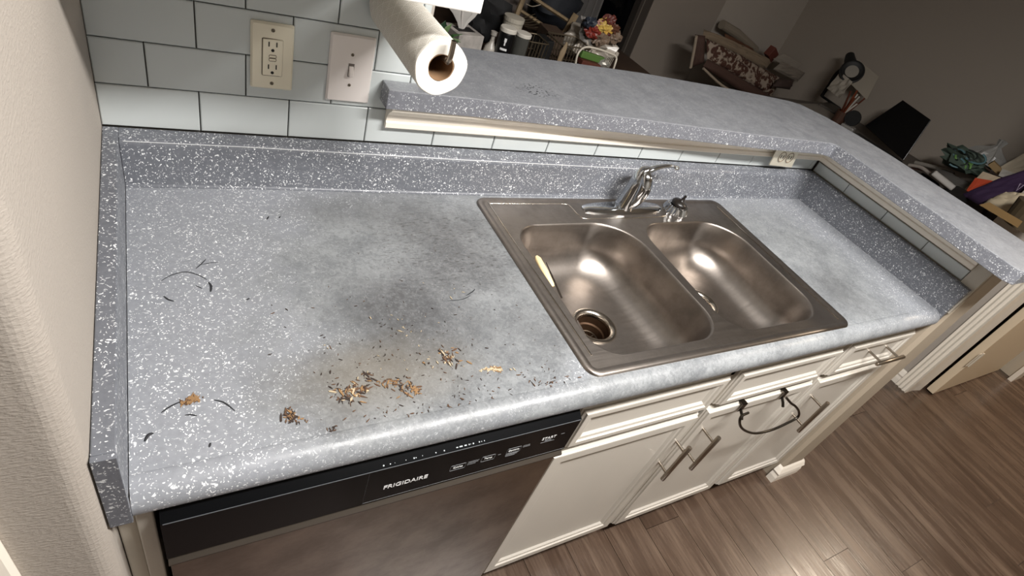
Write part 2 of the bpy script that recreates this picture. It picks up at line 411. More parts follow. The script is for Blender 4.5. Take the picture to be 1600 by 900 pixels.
# far rooms ------------------------------------------------
GL = mat('night_glass', '05070a', .05, spec=.5)
struct('wall_window', box((-1.5, 1.9, 0), (1.2, 2.0, CEILZ)), WALLL)
FR = mat('bronze_frame', '4a443f', .4)
struct('wall_far', box((2.95, 1.92, 0), (4.3, 2.0, CEILZ)), WALLL)
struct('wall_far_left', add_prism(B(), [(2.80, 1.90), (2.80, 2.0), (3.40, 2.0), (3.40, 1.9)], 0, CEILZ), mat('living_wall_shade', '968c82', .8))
d1 = thing('window_1', '', 'x'); del d1['label']; del d1['category']; d1['kind'] = 'structure'
obj('glass_pane', box((1.26, 1.945, .05), (2.71, 1.955, 2.1)), GL, d1)
bm = B()
for lo, hi in [((1.2, 1.9, 0), (1.26, 1.99, 2.15)), ((2.715, 1.905, 0), (2.80, 1.99, 2.15)), ((2.692, 1.885, 0), (2.714, 1.94, 2.15)), ((1.26, 1.9, 2.1), (2.69, 1.99, 2.15)), ((1.26, 1.9, 0), (2.69, 1.99, .05))]: add_box(bm, lo, hi)
obj('window_frame', bm, FR, d1)
obj('frame_edge', box((2.714, 1.884, 0), (2.722, 1.905, 2.15)), mat('alu_edge', '9b9389', .4, .6), d1)
struct('wall_above_window', box((1.2, 1.9, 2.15), (2.80, 2.0, CEILZ)), WALLL)
struct('wall_far_right', box((4.22, -.25, 0), (4.32, 1.92, CEILZ)), mat('living_wall_right', 'a0968b', .8, bump=.1, bscale=70))
wbB = struct('wall_hall', add_prism(B(), [(3.30, -.482), (4.32, -.482), (4.32, -.25), (3.30, -.25)], 0, CEILZ), WALLL)
bsh = [(0, 0), (.014, 0), (.014, .03), (.011, .045), (.014, .055), (.006, .075), (0, .085)]
def mould(prof, path, zbase=0, closed=False):  # prof: (out, z); path: list of (x,y), out = left normal
    rings = []
    N = len(path)
    for i, p in enumerate(path):
        p = Vector(p); d = []
        if i > 0: d.append((p-Vector(path[i-1])).normalized())
        if i < N-1: d.append((Vector(path[i+1])-p).normalized())
        ns = [Vector((-q.y, q.x)) for q in d]; n = sum(ns, Vector((0, 0))); n.normalize(); k = 1/max(.3, n.dot(ns[0]))
        rings.append([Vector((p.x+n.x*o*k, p.y+n.y*o*k, zbase+z)) for o, z in prof])
    return loft(B(), rings, True, True)
struct('baseboard_hall', mould(bsh, [(3.30, -.482), (3.30, -.25)]), TRIM)
struct('baseboard_low_wall', mould(bsh, [(PX1+.001, -.55), (PX1+.001, PYE-.001), (PX0-.001, PYE-.001), (PX0-.001, PYE+.035)][::-1][::-1]) if 0 else mould([(-o, z) for o, z in bsh], [(PX0+.0, PYE+.014), (PX0-.0, PYE-.001), (PX1+.001, PYE-.001), (PX1+.001, -.4)]), TRIM)
# hall door with fluted casing
cas = []
for k in range(25):
    t = k/24; cas.append((3.288-.004*math.cos(t*6*PI)-.002, -.484-.06*t))
struct('trim_4', add_prism(B(), cas+[(3.36, -.545), (3.42, -.556), (3.42, -.50), (3.299, -.4825)], 0, 2.05), TRIM)
do = thing('door_1', '', 'x', (3.455, -.56, 0)); del do['label']; del do['category']; do['kind'] = 'structure'
DW_ = mat('door_paint', 'd9c7ac', .45)
obj('door_leaf', box((3.46, -.60, .012), (4.27, -.562, 2.03)), DW_, do, bevel=.002)
hg = B()
for z in (.25, ): add_box(hg, (3.43, -.604, z), (3.475, -.600, z+.09)); 
tube([(3.458, -.606, .245), (3.458, -.606, .345)], .005, 8, hg)
obj('hinge', hg, mat('painted_hinge', 'c9bfae', .4), do)
struct('wall_hall_end', box((4.33, -.66, 0), (6.5, -.56, CEILZ)), mat('hall_wall', 'cdbfa9', .7))
struct('trim_5', box((4.28, -.685, 0), (4.42, -.661, 2.05)), TRIM)
struct('wall_right', box((6.4, -3.0, 0), (6.5, -.66, CEILZ)), WALLL)

# ------------------------------------------------------------------ worktop
seam = [(.0245, -.040), (.244, -.0455), (.661, -.066), (1.141, -.082), (1.527, -.087), (1.995, -.094)]
def sy(x):
    for (a, b), (c, d) in zip(seam, seam[1:]):
        if x <= c: return b+(d-b)*(x-a)/(c-a)
    return seam[-1][1]
YF = -.684
SINK = [(.7195, -.650), (1.5585, -.655), (1.5575, -.1065), (.7185, -.0865)]     # outer corners, ccw from front-left
hole = rquad(inset(SINK, .012), [.03]*4, 4)
ct = thing('countertop', 'worn grey speckled laminate worktop with rolled front edge around the sink', 'countertop', (1.0, -.36, ZC-.04))
XL, XR = .0245, 1.996
bm = B()
outer = [(XL, YF+.036), (XR, YF+.036), (XR, sy(XR))]+[(x, y) for x, y in reversed(seam[:-1])]
eo = []
vo = [bm.verts.new((x, y, ZC)) for x, y in outer]; vi = [bm.verts.new((p.x, p.y, ZC)) for p in hole]
for L in (vo, vi):
    for a, b in zip(L, L[1:]+L[:1]): eo.append(bm.edges.new((a, b)))
bmesh.ops.triangle_fill(bm, edges=eo, use_beauty=True)
lo = [bm.verts.new((p.x, p.y, ZC-.03)) for p in hole]
for i in range(len(vi)):
    j = (i+1) % len(vi); bm.faces.new((vi[i], vi[j], lo[j], lo[i]))
obj('top_surface', bm, LAM, ct)
nos = [(YF+.036, ZC), (YF+.034, ZC+.0008)]
for k in range(0, 11):
    a = k/10*PI*.5; nos.append((YF+.030-.030*math.sin(a), ZC+.001-.028+.028*math.cos(a)))
for k in range(1, 6):
    a = k/5*PI*.5; nos.append((YF+.012-.012*math.cos(a), ZC-.030-.012*math.sin(a)))
nos += [(YF+.04, ZC-.042), (YF+.04, ZC-.004)]
bm = loft(B(), [[Vector((x, y, z)) for y, z in nos] for x in (XL, XR)], True, True)
obj('rolled_edge', bm, LAM, ct, smooth='auto')
me = bpy.data.objects['rolled_edge'].data
# splashbacks
bs = thing('back_splashback', 'grey speckled splashback strip under the white wall tiles', 'splashback', (1.0, -.04, ZC))
def splash_ring(x, yf, yb):
    pr = [(yf-.006, ZC+.0004), (yf-.002, ZC+.002), (yf, ZC+.006), (yf+.001, ZS-.016)]
    for k in range(1, 6):
        a = k/5*PI/2; pr.append((yf+.001+.014*(1-math.cos(a)), ZS-.016+.014*math.sin(a)))
    pr += [(yb, ZS), (yb, ZC+.0004)]
    return [Vector((x, y, z)) for y, z in pr]
rings = [splash_ring(x, sy(x), wy(x)-.0008) for x in [.0245, .13, .244, .4, .661, .9, 1.141, 1.33, 1.527, 1.75, 1.9955]]
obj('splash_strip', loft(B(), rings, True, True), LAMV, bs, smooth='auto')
obj('seam_highlight_line', tube([(x, sy(x)-.001, ZC+.0006) for x in [.026+k*.1 for k in range(20)]]+[(1.994, sy(1.994)-.001, ZC+.0006)], .0011, 6), mat('seam_highlight', 'e3e5e6', .5), bs)  # thin pale bead added as the bright highlight along the worktop seam
obj('top_highlight_line', tube([(x, sy(x)+.0025, ZS-.0062) for x in [.03+k*.1 for k in range(13)]], .0006, 5), mat('highlight_white', 'e6e8ea', .5), bs)  # white line drawn as the highlight on the rounded top edge
ls = thing('left_splashback', 'grey speckled splash strip running along the left wall with a square end cap', 'splashback', (.012, -.36, ZC-.04))
bm = box((.0008, -.6785, ZC+.0004), (.0238, wy(0)-.001, ZS+.001))
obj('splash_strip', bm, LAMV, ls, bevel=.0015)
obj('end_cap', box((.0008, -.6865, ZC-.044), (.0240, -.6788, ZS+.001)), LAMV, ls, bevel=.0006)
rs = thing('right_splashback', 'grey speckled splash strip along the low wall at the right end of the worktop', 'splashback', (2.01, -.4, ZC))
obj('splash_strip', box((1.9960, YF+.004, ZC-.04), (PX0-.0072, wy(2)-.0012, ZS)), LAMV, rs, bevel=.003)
# scuffs on the worktop
SCUFF = mat('black_scuff', '25262a', .6)
def arc(cx, cy, r, a0, a1, w=.0012, ry=None):
    pts = [(cx+r*math.cos(a0+(a1-a0)*k/14), cy+(ry or r)*math.sin(a0+(a1-a0)*k/14), ZC+.0003) for k in range(15)]
    return tube(pts, [w*(.4+.6*math.sin(PI*k/14)) for k in range(15)], 4, flat=.25)
def zpx(*pp): return spline([at(x, y, 2, ZC)+Vector((0, 0, .0003)) for x, y in pp], 5)
for pp, w in [([(252, 439), (268, 430), (290, 425), (310, 430), (323, 437)], .0011), ([(326, 441), (330, 447), (329, 456)], .002), ([(256, 463), (263, 468), (272, 471)], .0016),
              ([(306, 420), (315, 412), (322, 405)], .001), ([(312, 414), (328, 411), (341, 410)], .0009), ([(306, 446), (316, 451)], .0009),
              ([(252, 645), (265, 636), (283, 627)], .0014), ([(334, 625), (350, 629), (367, 642)], .0013), ([(289, 649), (298, 648), (308, 650)], .0013), ([(226, 690), (232, 680), (240, 677)], .0022),
              ([(327, 699), (329, 692)], .0015), ([(385, 469), (390, 466)], .0016), ([(417, 343), (420, 338)], .0015), ([(436, 341), (438, 338)], .0013), ([(728, 462), (738, 456), (742, 452)], .0012), ([(700, 470), (722, 468), (735, 462)], .0009)]:
    p = zpx(*pp); n = len(p)
    obj('scuff_mark', tube(p, [w*(.45+.55*math.sin(PI*k/(n-1))) for k in range(n)], 4, flat=.25), SCUFF, ct)
# crumbs and flakes
def flakes(px, py, rx, ry, n, mats, seed, size=(.0012, .005), rot=.0):
    random.seed(seed); bm = B()
    for k in range(n):
        a = random.random()*2*PI; r = random.random()**.75*(1+.35*math.sin(3*a+seed)+.25*math.sin(5*a+2*seed))
        dx, dy = rx*r*math.cos(a), ry*r*math.sin(a)
        p = at(px+dx*math.cos(rot)-dy*math.sin(rot), py+dx*math.sin(rot)+dy*math.cos(rot), 2, ZC)
        if p.y < YF+.036: continue
        s = random.uniform(*size); l = s*random.uniform(.7, 2.6); th = random.random()*PI; nn = random.choice((4, 5, 6)); z = ZC+.0002; h = random.uniform(.0004, .0016)
        poly = []
        for q in range(nn):
            t = 2*PI*q/nn; x = l*math.cos(t)*random.uniform(.6, 1); y = s*.45*math.sin(t)*random.uniform(.6, 1)
            poly.append((p.x+x*math.cos(th)-y*math.sin(th), p.y+x*math.sin(th)+y*math.cos(th)))
        f0 = len(bm.faces); add_prism(bm, poly, z, z+h); bm.faces.ensure_lookup_table(); mi = random.randrange(len(mats))
        for f in bm.faces[f0:]: f.material_index = mi
    return bm
FM = [mat('crumb_brown', '5c4330', .8), mat('crumb_dark', '33261f', .8), mat('crumb_tan', '8c6c48', .8), mat('crumb_pale', 'b8a88c', .8)]
def crumbs(label, *a, **k):
    idx = k.pop('mi', (0, 1, 2)); g = k.pop('group', None)
    obj('crumb_patch', flakes(*a, [FM[i] for i in idx], **k), [FM[i] for i in idx], None, label=label, cat='crumbs', kind='stuff', group=g)
crumbs('tan peeled flake on the worktop nearest the left wall', 302, 625, 17, 4, 40, seed=1, mi=(0, 2, 2), size=(.002, .005), rot=-.15)
crumbs('small rusty brown crumb heap near the front left of the worktop', 456, 652, 18, 10, 50, seed=2, rot=.5)
crumbs('largest patch of brown crumbs on the worktop above the dishwasher lettering', 552, 612, 32, 22, 105, seed=3, mi=(0, 1, 2, 3), rot=-.4)
crumbs('brown crumb streak right of the largest crumb patch', 618, 601, 38, 13, 70, seed=4, mi=(0, 1, 2), rot=.2)
crumbs('orange tan crumb beside the brown streak on the worktop', 650, 609, 8, 6, 24, seed=5, mi=(2, 2, 0))
crumbs('rust-coloured crumb patch furthest from the front edge of the worktop', 700, 560, 26, 17, 60, seed=6, mi=(0, 1, 2, 3))
crumbs('thin pale crumb smear between the crumb patches and the sink', 770, 577, 22, 4, 45, seed=7, mi=(2, 3))
crumbs('fine dark specks scattered in front of the sink corner', 860, 598, 55, 24, 60, seed=8, mi=(1, 0), size=(.0008, .0026))
crumbs('fine dark specks spread over the middle of the worktop', 600, 560, 190, 120, 170, seed=9, mi=(1, 1, 0), size=(.0006, .0021))
crumbs('fine dark specks along the rolled front edge of the worktop', 690, 636, 130, 26, 80, seed=10, mi=(1, 0), size=(.0007, .0026), rot=-.2)
crumbs('small dark crumb by the front edge over the dishwasher, left of its lettering', 522, 672, 9, 5, 18, seed=11, mi=(1, 0), size=(.001, .003))
crumbs('white grains dotted over the middle of the worktop', 640, 520, 120, 110, 30, seed=12, mi=(3, 3), size=(.001, .0025))

# ------------------------------------------------------------------ sink
sk = thing('kitchen_sink', 'stainless steel double bowl drop-in sink set in the grey worktop', 'sink', (1.14, -.37, ZC))
bm = B(); ZD = .9165
O = [rquad(inset(SINK, d), [max(.03-d, .008)]*4, 8) for d in (0, .002, .005, .014, .019)]
rings = [z3(O[0], ZC+.0003), z3(O[1], ZC+.0042), z3(O[2], ZC+.0055), z3(O[3], ZC+.0055), z3(O[4], ZD)]
LB = [(.768, -.613), (1.128, -.613), (1.118, -.197), (.768, -.197)]; LR = [.07, .085, .115, .07]
RB = [(1.149, -.612), (1.502, -.612), (1.502, -.207), (1.149, -.207)]; RR = [.075, .085, .115, .08]
R = [[bm.verts.new(p) for p in r] for r in rings]
for a, b in zip(R, R[1:]):
    for i in range(len(a)): j = (i+1) % len(a); bm.faces.new((a[i], a[j], b[j], b[i]))
bl = []; N8 = 10
for Q, rr in ((LB, LR), (RB, RR)): bl.append([bm.verts.new(p) for p in z3(rquad(Q, rr, N8), ZD)])
ed = []
for L in [R[-1]]+bl:
    for a, b in zip(L, L[1:]+L[:1]):
        e = bm.edges.get((a, b)) or bm.edges.new((a, b)); ed.append(e)
bmesh.ops.triangle_fill(bm, edges=ed, use_beauty=True)
o = obj('sink_deck', bm, STEEL, sk)
for p in o.data.polygons: p.use_smooth = len(p.vertices) == 4
ZFL = .786
drains = [(.975, -.375), (1.315, -.40)]
dl = at(929, 508, 2, ZFL); drains[0] = (dl.x, dl.y)
for bi, (Q, rr) in enumerate(((LB, LR), (RB, RR))):
    prof = [(0, ZD), (.0015, ZD-.0005), (.003, ZD-.002), (.0045, ZD-.006)]
    RF = .072; z1 = ZFL+RF
    prof.append((.010, (ZD+z1)/2-.0)); prof.append((.014, z1+.004))
    for k in range(0, 11):
        a = k/10*PI/2*.96; prof.append((.015+RF*(1-math.cos(a)), z1-RF*math.sin(a)))
    rings = [z3(rquad(inset(Q, d), [max(.018, r-d*.55) for r in rr], N8), z) for d, z in prof]
    cx, cy = drains[bi]; last = rings[-1]; c = Vector((cx, cy, ZFL-.002))
    for t in (.35, .7, 1.0):
        rings.append([(p.lerp(c+((Vector((p.x, p.y, 0))-Vector((cx, cy, 0))).normalized()*.056), t)).lerp(p, 0) if t == 1 else Vector((p.lerp(c+((Vector((p.x, p.y, 0))-Vector((cx, cy, 0))).normalized()*.056), t).xy.to_tuple()+(ZFL-.002*t,))) for p in last])
    bw = obj('bowl', loft(B(), rings), STEEL, sk, smooth=True)
    # drain flange, cup, basket
    fl_ = lathe([(.057, -.0015), (.056, .0012), (.052, .0022), (.047, .0008), (.043, -.002), (.041, -.005), (.0408, -.011)], (cx, cy, ZFL), 36, cap=False)
    dr = obj('drain_flange', fl_, mat('drain_steel', 'b9b1a6', .22, 1), bw, smooth=True)
    obj('drain_cup', lathe([(.0405, -.012), (.0385, -.030), (.034, -.032), (.033, -.040), (.030, -.060), (.0, -.061)], (cx, cy, ZFL), 28, cap=False), mat('drain_dark', '4a3626', .5, .7), bw, smooth=True)
    b2 = B(); tube([(cx+.024*math.cos(2*PI*k/24), cy+.024*math.sin(2*PI*k/24), ZFL-.045) for k in range(24)], .0022, 6, b2, closed=True)
    for k in range(4):
        a = k*PI/4+.3; tube([(cx+.024*math.cos(a), cy+.024*math.sin(a), ZFL-.047), (cx-.024*math.cos(a), cy-.024*math.sin(a), ZFL-.047)], .0016, 5, b2)
    obj('drain_cross', b2, mat('drain_cross_metal', '6e6255', .3, 1), bw, smooth=True)
BEAD = mat('bead_steel', 'c8c0b5', .2, 1)
def bead(pts, r=.0022, name='rim_bead'):
    obj(name, tube(spline([(x, y, ZD+.0002) for x, y in pts], 5), r, 8, flat=.55), BEAD, sk, smooth=True)
bead([(.752, -.60), (.751, -.3), (.7515, -.118), (.757, -.1105), (.80, -.111), (.90, -.114), (.968, -.116), (.983, -.126), (.987, -.165), (.999, -.180), (1.05, -.182), (1.15, -.184), (1.27, -.180), (1.297, -.168)])
bead([(1.5325, -.142), (1.5325, -.3), (1.5325, -.5), (1.5315, -.628)], .003)
bead([(.76, -.636), (.9, -.637), (1.2, -.638), (1.50, -.638)], .0014)
# faucet
fc = thing('faucet', 'chrome single-lever faucet on the back ledge of the sink', 'faucet', (1.155, -.145, ZD))
FX, FY = 1.152, -.140
def ell(cx, cy, a, b, z, n=40, p=2.6):
    out = []
    for i in range(n):
        t = 2*PI*i/n; c, s = math.cos(t), math.sin(t)
        out.append(Vector((cx+a*math.copysign(abs(c)**(2/p), c), cy+b*math.copysign(abs(s)**(2/p), s), z)))
    return out
obj('escutcheon', loft(B(), [ell(FX, FY-.002, .140, .028, ZD), ell(FX, FY-.002, .139, .0275, ZD+.004), ell(FX, FY-.002, .128, .020, ZD+.009), ell(FX, FY-.002, .06, .019, ZD+.012)], True, True), CHROME, fc, smooth=True)
pts = [Vector((FX, FY, ZD+.008)), Vector((FX, FY, ZD+.02)), Vector((FX+.002, FY-.001, ZD+.05)), Vector((FX+.004, FY-.002, ZD+.08)), Vector((FX+.006, FY-.003, ZD+.105)), Vector((FX+.011, FY-.004, ZD+.122)), Vector((FX+.020, FY-.005, ZD+.130))]
obj('faucet_body', tube(pts, [.027, .0245, .0225, .0205, .019, .0155, .007], 24), CHROME, fc, smooth=True)
# forward teardrop nose
pts = spline([(FX+.010, FY-.008, ZD+.116), (FX+.013, FY-.020, ZD+.100), (FX+.014, FY-.025, ZD+.075), (FX+.011, FY-.023, ZD+.045), (FX+.007, FY-.016, ZD+.024)], 5)
n = len(pts); obj('spout', tube(pts, [.011+.0075*math.sin(PI*min(1, .15+.85*k/n)) for k in range(n)], 20), CHROME, fc, smooth=True)
pts = spline([(FX+.008, FY-.003, ZD+.112), (FX+.030, FY-.004, ZD+.127), (FX+.065, FY-.003, ZD+.136), (FX+.098, FY-.001, ZD+.137), (FX+.122, FY, ZD+.133)], 6)
n = len(pts); obj('lever', tube(pts, [.0125-.0075*min(1, k/(n*.8)) for k in range(n)], 14, flat=.7), CHROME, fc, smooth=True)
obj('lever_tip', blob((FX+.122, FY, ZD+.130), (.010, .007, .006), 0, 1, 2), CHROME, fc, smooth=True)
# strainer
st = thing('sink_strainer', 'ribbed metal sink strainer with black rubber stopper right of the faucet', 'strainer', (1.345, -.158, ZD))
sx_, sy_ = 1.338, -.156
b1 = B(); rings = []
for z, r in ((ZD, .036), (ZD+.002, .037), (ZD+.010, .034), (ZD+.020, .030), (ZD+.022, .026)):
    rings.append([Vector((sx_+(r+.0012*math.cos(k*PI))*math.cos(2*PI*k/48), sy_+(r+.0012*math.cos(k*PI))*math.sin(2*PI*k/48), z)) for k in range(48)])
obj('ribbed_ring', loft(b1, rings, True, True), CHROME, st)
obj('stopper', lathe([(.023, .0), (.024, .006), (.020, .012), (.010, .015), (.006, .018), (.004, .026), (.0035, .034), (0.001, .035)], (sx_, sy_-.002, ZD+.021), 24, axis=(.15, -.1, 1)), mat('black_rubber', '17120f', .35), st, smooth=True)
# knife / brush handle in left bowl
kn = thing('paring_knife', 'pale wooden handled knife leaning inside the left sink bowl', 'knife', tuple(at(845, 425, 0, .80)))
a = at(838, 400, 0, .800); b = at(864, 448, 0, .815); c = at(878, 466, 0, .832)
obj('handle', tube([a, a.lerp(b, .1), a.lerp(b, .5), a.lerp(b, .9), b], [.004, .009, .010, .008, .005], 12, flat=.7), mat('pale_wood', 'e6cfa0', .5, var=.1, vscale=40), kn, smooth=True)
a2 = a.lerp(b, .18)+Vector((.020, .0, -.004)); c2 = c
obj('blade', tube([a2, a2.lerp(c2, .5), c2], [.0012, .003, .0028], 6, flat=.5), mat('knife_blade', '2a211a', .4, .3), kn, smooth=True)

# ------------------------------------------------------------------ bar ledge
bin_ = [(.480, -.060), (.68, -.066), (1.11, -.094), (1.57, -.130), (1.775, -.139), (1.862, -.142), (1.890, -.155), (1.893, -.30), (1.889, -.5), (1.884, -.735), (1.90, -.757)]
bout = [(2.13, -.757), (2.142, -.74), (2.142, -.40), (2.139, -.20), (2.124, -.066), (2.098, .045), (2.05, .137), (2.0, .155), (1.746, .19), (1.348, .222), (1.0, .222), (.57, .222)]
poly = bin_+bout+[(.57, .1005), (.57, wy(.57)-.001), (.5635, wy(.56)-.001), (.480, wy(.48)-.001)]
bar = thing('bar_ledge', 'raised grey speckled laminate bar ledge wrapping around the right corner', 'counter', (1.4, 0, BT-BTH))
bm = B(); add_prism(bm, poly, BT-BTH, BT)
obj('ledge_slab', bm, LAMB, bar, bevel=.0018)
# trim under bar (cove moulding)
tp = [(0, TR0), (.010, TR0), (.013, TR0+.003), (.013, TR0+.014), (.010, TR0+.017), (.012, TR0+.024), (.017, TR0+.034), (.026, TR0+.044), (.037, TR0+.052), (.039, BT-BTH-.0008), (0, BT-BTH-.0008)]
tr = thing('bar_moulding', 'cream cove moulding fixed under the raised bar ledge', 'moulding', (1.3, -.05, TR0))
path = [(.497, wy(.497)-.0008), (PX0-.0080, wy(2.0)-.0008), (PX0-.0080, PYE+.042)]
obj('back_moulding', mould([(-o, z) for o, z in tp], path), TRIM, tr)
struct('trim_6', box((PX0-.011, PYE+.001, ZS-.09), (PX0-.0005, PYE+.041, BT-BTH-.002)), CREAMF)
# small ivory plate on the moulding
pl = thing('outlet_plate', 'small ivory outlet plate tilted across the cream moulding near the right corner', 'outlet', tuple(at(1222, 246, 1, -.085)))
pa, pb, pc, pd = at(1201, 256.5, 1, -.0775), at(1236, 260.5, 1, -.079), at(1250, 233, 1, -.112), at(1216, 229, 1, -.110)
nn = (pb-pa).cross(pd-pa).normalized()
if nn.y > 0: nn = -nn
obj('cover_plate', loft(B(), [[p-nn*.0005 for p in (pa, pb, pc, pd)], [p+nn*.004 for p in (pa, pb, pc, pd)]], True, True), IVORY, pl, bevel=.001)
ux, uy = (pb-pa), (pd-pa); pc0 = pa+ux*.5+uy*.55+nn*.0045
for sx2 in (-.16, .17):
    q = pc0+ux*sx2; pts = [q+ux*(.13*math.cos(t*PI/8))+uy*(.27*math.sin(t*PI/8)) for t in range(16)]
    obj('receptacle_outline', tube(pts, .0011, 5, closed=True), mat('tan_line', '8a7866', .6), pl)
    for s3 in (-.05, .05): obj('slot', tube([q+ux*s3-uy*.08, q+ux*s3+uy*.09], .0011, 5), DARKSLOT, pl)
obj('plate_hole', tube([pa+ux*.62+uy*.93+nn*.0042, pa+ux*.78+uy*.93+nn*.0042], .0016, 5), DARKSLOT, pl)

# ------------------------------------------------------------------ outlet and switch
def wallplate(name, label, x0, x1, z0, z1, m, cat):
    xc, zc = (x0+x1)/2, (z0+z1)/2; y = wy(xc)-.0005
    t = thing(name, label, cat, (xc, y, z0))
    w, h = (x1-x0)/2, (z1-z0)/2; s = SK
    def rr(d, yy): return [Vector((xc+p[0], y+s*p[0]-yy, zc+p[1])) for p in rquad([(-w+d, -h+d), (w-d, -h+d), (w-d, h-d), (-w+d, h-d)], [.003]*4, 3)]
    obj('cover_plate', loft(B(), [rr(0, 0), rr(0, .003), rr(.003, .0065)], True, True), m, t)
    return t, xc, zc, y
def face(x, z, y): return Matrix.Translation((x, y, z)) @ Matrix.Rotation(PI/2, 4, 'X')
t, xc, zc, y = wallplate('outlet', 'ivory GFCI outlet plate on the white tiles, left of the switch', .2375, .3090, 1.1130, 1.2340, IVORY, 'outlet')
yo = y-.0066
ins = obj('receptacle', box((xc-.0165, yo-.002, zc-.033), (xc+.0165, yo+.001, zc+.033)), IVORY, t, bevel=.0012)
def outline(x0, x1, z0, z1, yy, r=.0006, m=None, par=None, name='outline'):
    obj(name, tube([(p.x, yy, p.y) for p in rquad([(x0, z0), (x1, z0), (x1, z1), (x0, z1)], [.002]*4, 3)], r, 4, closed=True), m or DARKSLOT, par)
outline(xc-.0172, xc+.0172, zc-.0338, zc+.0338, yo, .0006, mat('brown_line', '5a4e40', .7), t)
for s in (1, -1):
    zz = zc+s*.0205
    for dx in (-.0065, .0065): obj('slot', box((xc+dx-.001, yo-.0024, zz-.001+.001), (xc+dx+.001, yo-.0018, zz+.0085)), DARKSLOT, ins)
    obj('ground_hole', lathe([(.0028, 0), (.0028, .0008)], (xc, yo-.0017, zz-.0065), 12, axis=(0, -1, 0)), DARKSLOT, ins)
outline(xc-.0062, xc+.0062, zc+.0005, zc+.0055, yo-.0022, .0005, mat('brown_line', '5a4e40', .7), t, 'reset_button')
outline(xc-.0062, xc+.0062, zc-.0055, zc-.0005, yo-.0022, .0005, mat('brown_line', '5a4e40', .7), t, 'test_button')
for s in (1, -1):
    scw = obj('screw', lathe([(.0034, 0), (.0028, .001)], (xc, yo, zc+s*.0485), 14, axis=(0, -1, 0)), mat('aged_screw', '7a7060', .5, .5), t)
    obj('screw_slot', boxc((xc, yo-.0011, zc+s*.0485), (.005, .0004, .0009), (0, .8, 0)), DARKSLOT, scw)
t, xc, zc, y = wallplate('light_switch', 'white single toggle light switch plate on the tiles beside the bar end', .3720, .4560, 1.1020, 1.2340, WHITEP, 'switch')
yo = y-.0066
obj('toggle_slot', box((xc-.0055, yo-.0006, zc-.013), (xc+.0055, yo+.001, zc+.013)), mat('switch_gap', '6a625c', .6), t)
obj('toggle', loft(B(), [[Vector((xc+a*.0045, yo-.0006, zc+b)) for a, b in ((-1, -.0115), (1, -.0115), (1, .0085), (-1, .0085))], [Vector((xc+a*.0038, yo-.008, zc+b)) for a, b in ((-1, -.010), (1, -.010), (1, -.003), (-1, -.003))]], True, True), WHITEP, t, bevel=.0008)
for s in (1, -1):
    scw = obj('screw', lathe([(.0032, 0), (.0026, .001)], (xc, yo, zc+s*.030), 14, axis=(0, -1, 0)), mat('aged_screw', '7a7060', .5, .5), t)
    obj('screw_slot', boxc((xc, yo-.0011, zc+s*.030), (.005, .0004, .0009), (0, .8, 0)), DARKSLOT, scw)

# ------------------------------------------------------------------ upper cabinet, paper towel
uc = thing('upper_cabinet', 'white wall cabinet over the outlets, only its bottom corner showing', 'cabinet', (.25, -.16, 1.40))
obj('cabinet_body', box((.002, -.298, 1.402), (.500, -.02, 2.16)), mat('white_cabinet', 'efece6', .35), uc, bevel=.001)
obj('cabinet_door', box((.003, -.32, 1.398), (.5005, -.300, 2.15)), mat('white_cabinet', 'efece6', .35), uc, bevel=.002)
PTX, PTZ, PTR = .473, 1.301, .0438
pt = thing('paper_towel_roll', 'quilted white paper towel roll hanging under the wall cabinet', 'paper towel', (PTX, -.155, PTZ-PTR))
tq = NT('quilted_paper', .9); pos = tq.n('NewGeometry').outputs['Position']; sep = tq.n('SeparateXYZ', {0: pos})
ang = tq.math('ARCTAN2', tq.math('SUBTRACT', sep.outputs[2], PTZ), tq.math('SUBTRACT', sep.outputs[0], PTX))
u = tq.math('MULTIPLY', ang, PTR/.026); v = tq.math('DIVIDE', sep.outputs[1], .026)
fu = tq.math('ABSOLUTE', tq.math('SUBTRACT', tq.math('FRACT', tq.math('ADD', u, v)), .5)); fv = tq.math('ABSOLUTE', tq.math('SUBTRACT', tq.math('FRACT', tq.math('SUBTRACT', u, v)), .5))
mx = tq.math('MAXIMUM', fu, fv); ringf = tq.math('SINE', tq.math('MULTIPLY', mx, 44.0)); hh = tq.math('MULTIPLY', tq.ss(ringf, -.2, .5), tq.ss(sep.outputs[1], -.2855, -.2835))
bu = tq.n('Bump', {'Strength': 1.0, 'Distance': .002, 'Height': hh}); tq.nt.links.new(bu.outputs[0], tq.b.inputs['Normal'])
tq.nt.links.new(tq.mix(tq.math('MAXIMUM', hh, tq.ss(sep.outputs[1], -.2835, -.2855)), lin('cfc9bc'), lin('efebe2')), tq.b.inputs['Base Color'])
Y0, Y1 = -.288, -.03
rings = []
for (r, yy) in ((.0215, Y0+.001), (.030, Y0-.0008), (.038, Y0), (PTR-.0015, Y0+.0005), (PTR, Y0+.003), (PTR, Y1), (.0215, Y1)):
    rings.append([Vector((PTX+r*(1+.02*math.sin(3*a+1)+.012*math.sin(7*a))*math.cos(a), yy, PTZ+r*(1+.02*math.sin(3*a+1)+.012*math.sin(7*a))*math.sin(a)-.0015*(r > .03))) for a in [2*PI*k/48 for k in range(48)]])
obj('paper', loft(B(), rings), tq.m, pt, smooth=True)
obj('cardboard_core', loft(B(), [[Vector((PTX+r*math.cos(2*PI*k/32), yy, PTZ+r*math.sin(2*PI*k/32))) for k in range(32)] for r, yy in ((.0215, Y0+.0015), (.0200, Y0+.0015), (.0200, Y1), (.0215, Y1))]), mat('cardboard', '8d6e50', .85), pt, smooth=True)
ph = thing('paper_towel_holder', 'brushed metal arm holding the paper towel roll', 'holder', (PTX, -.15, 1.30))
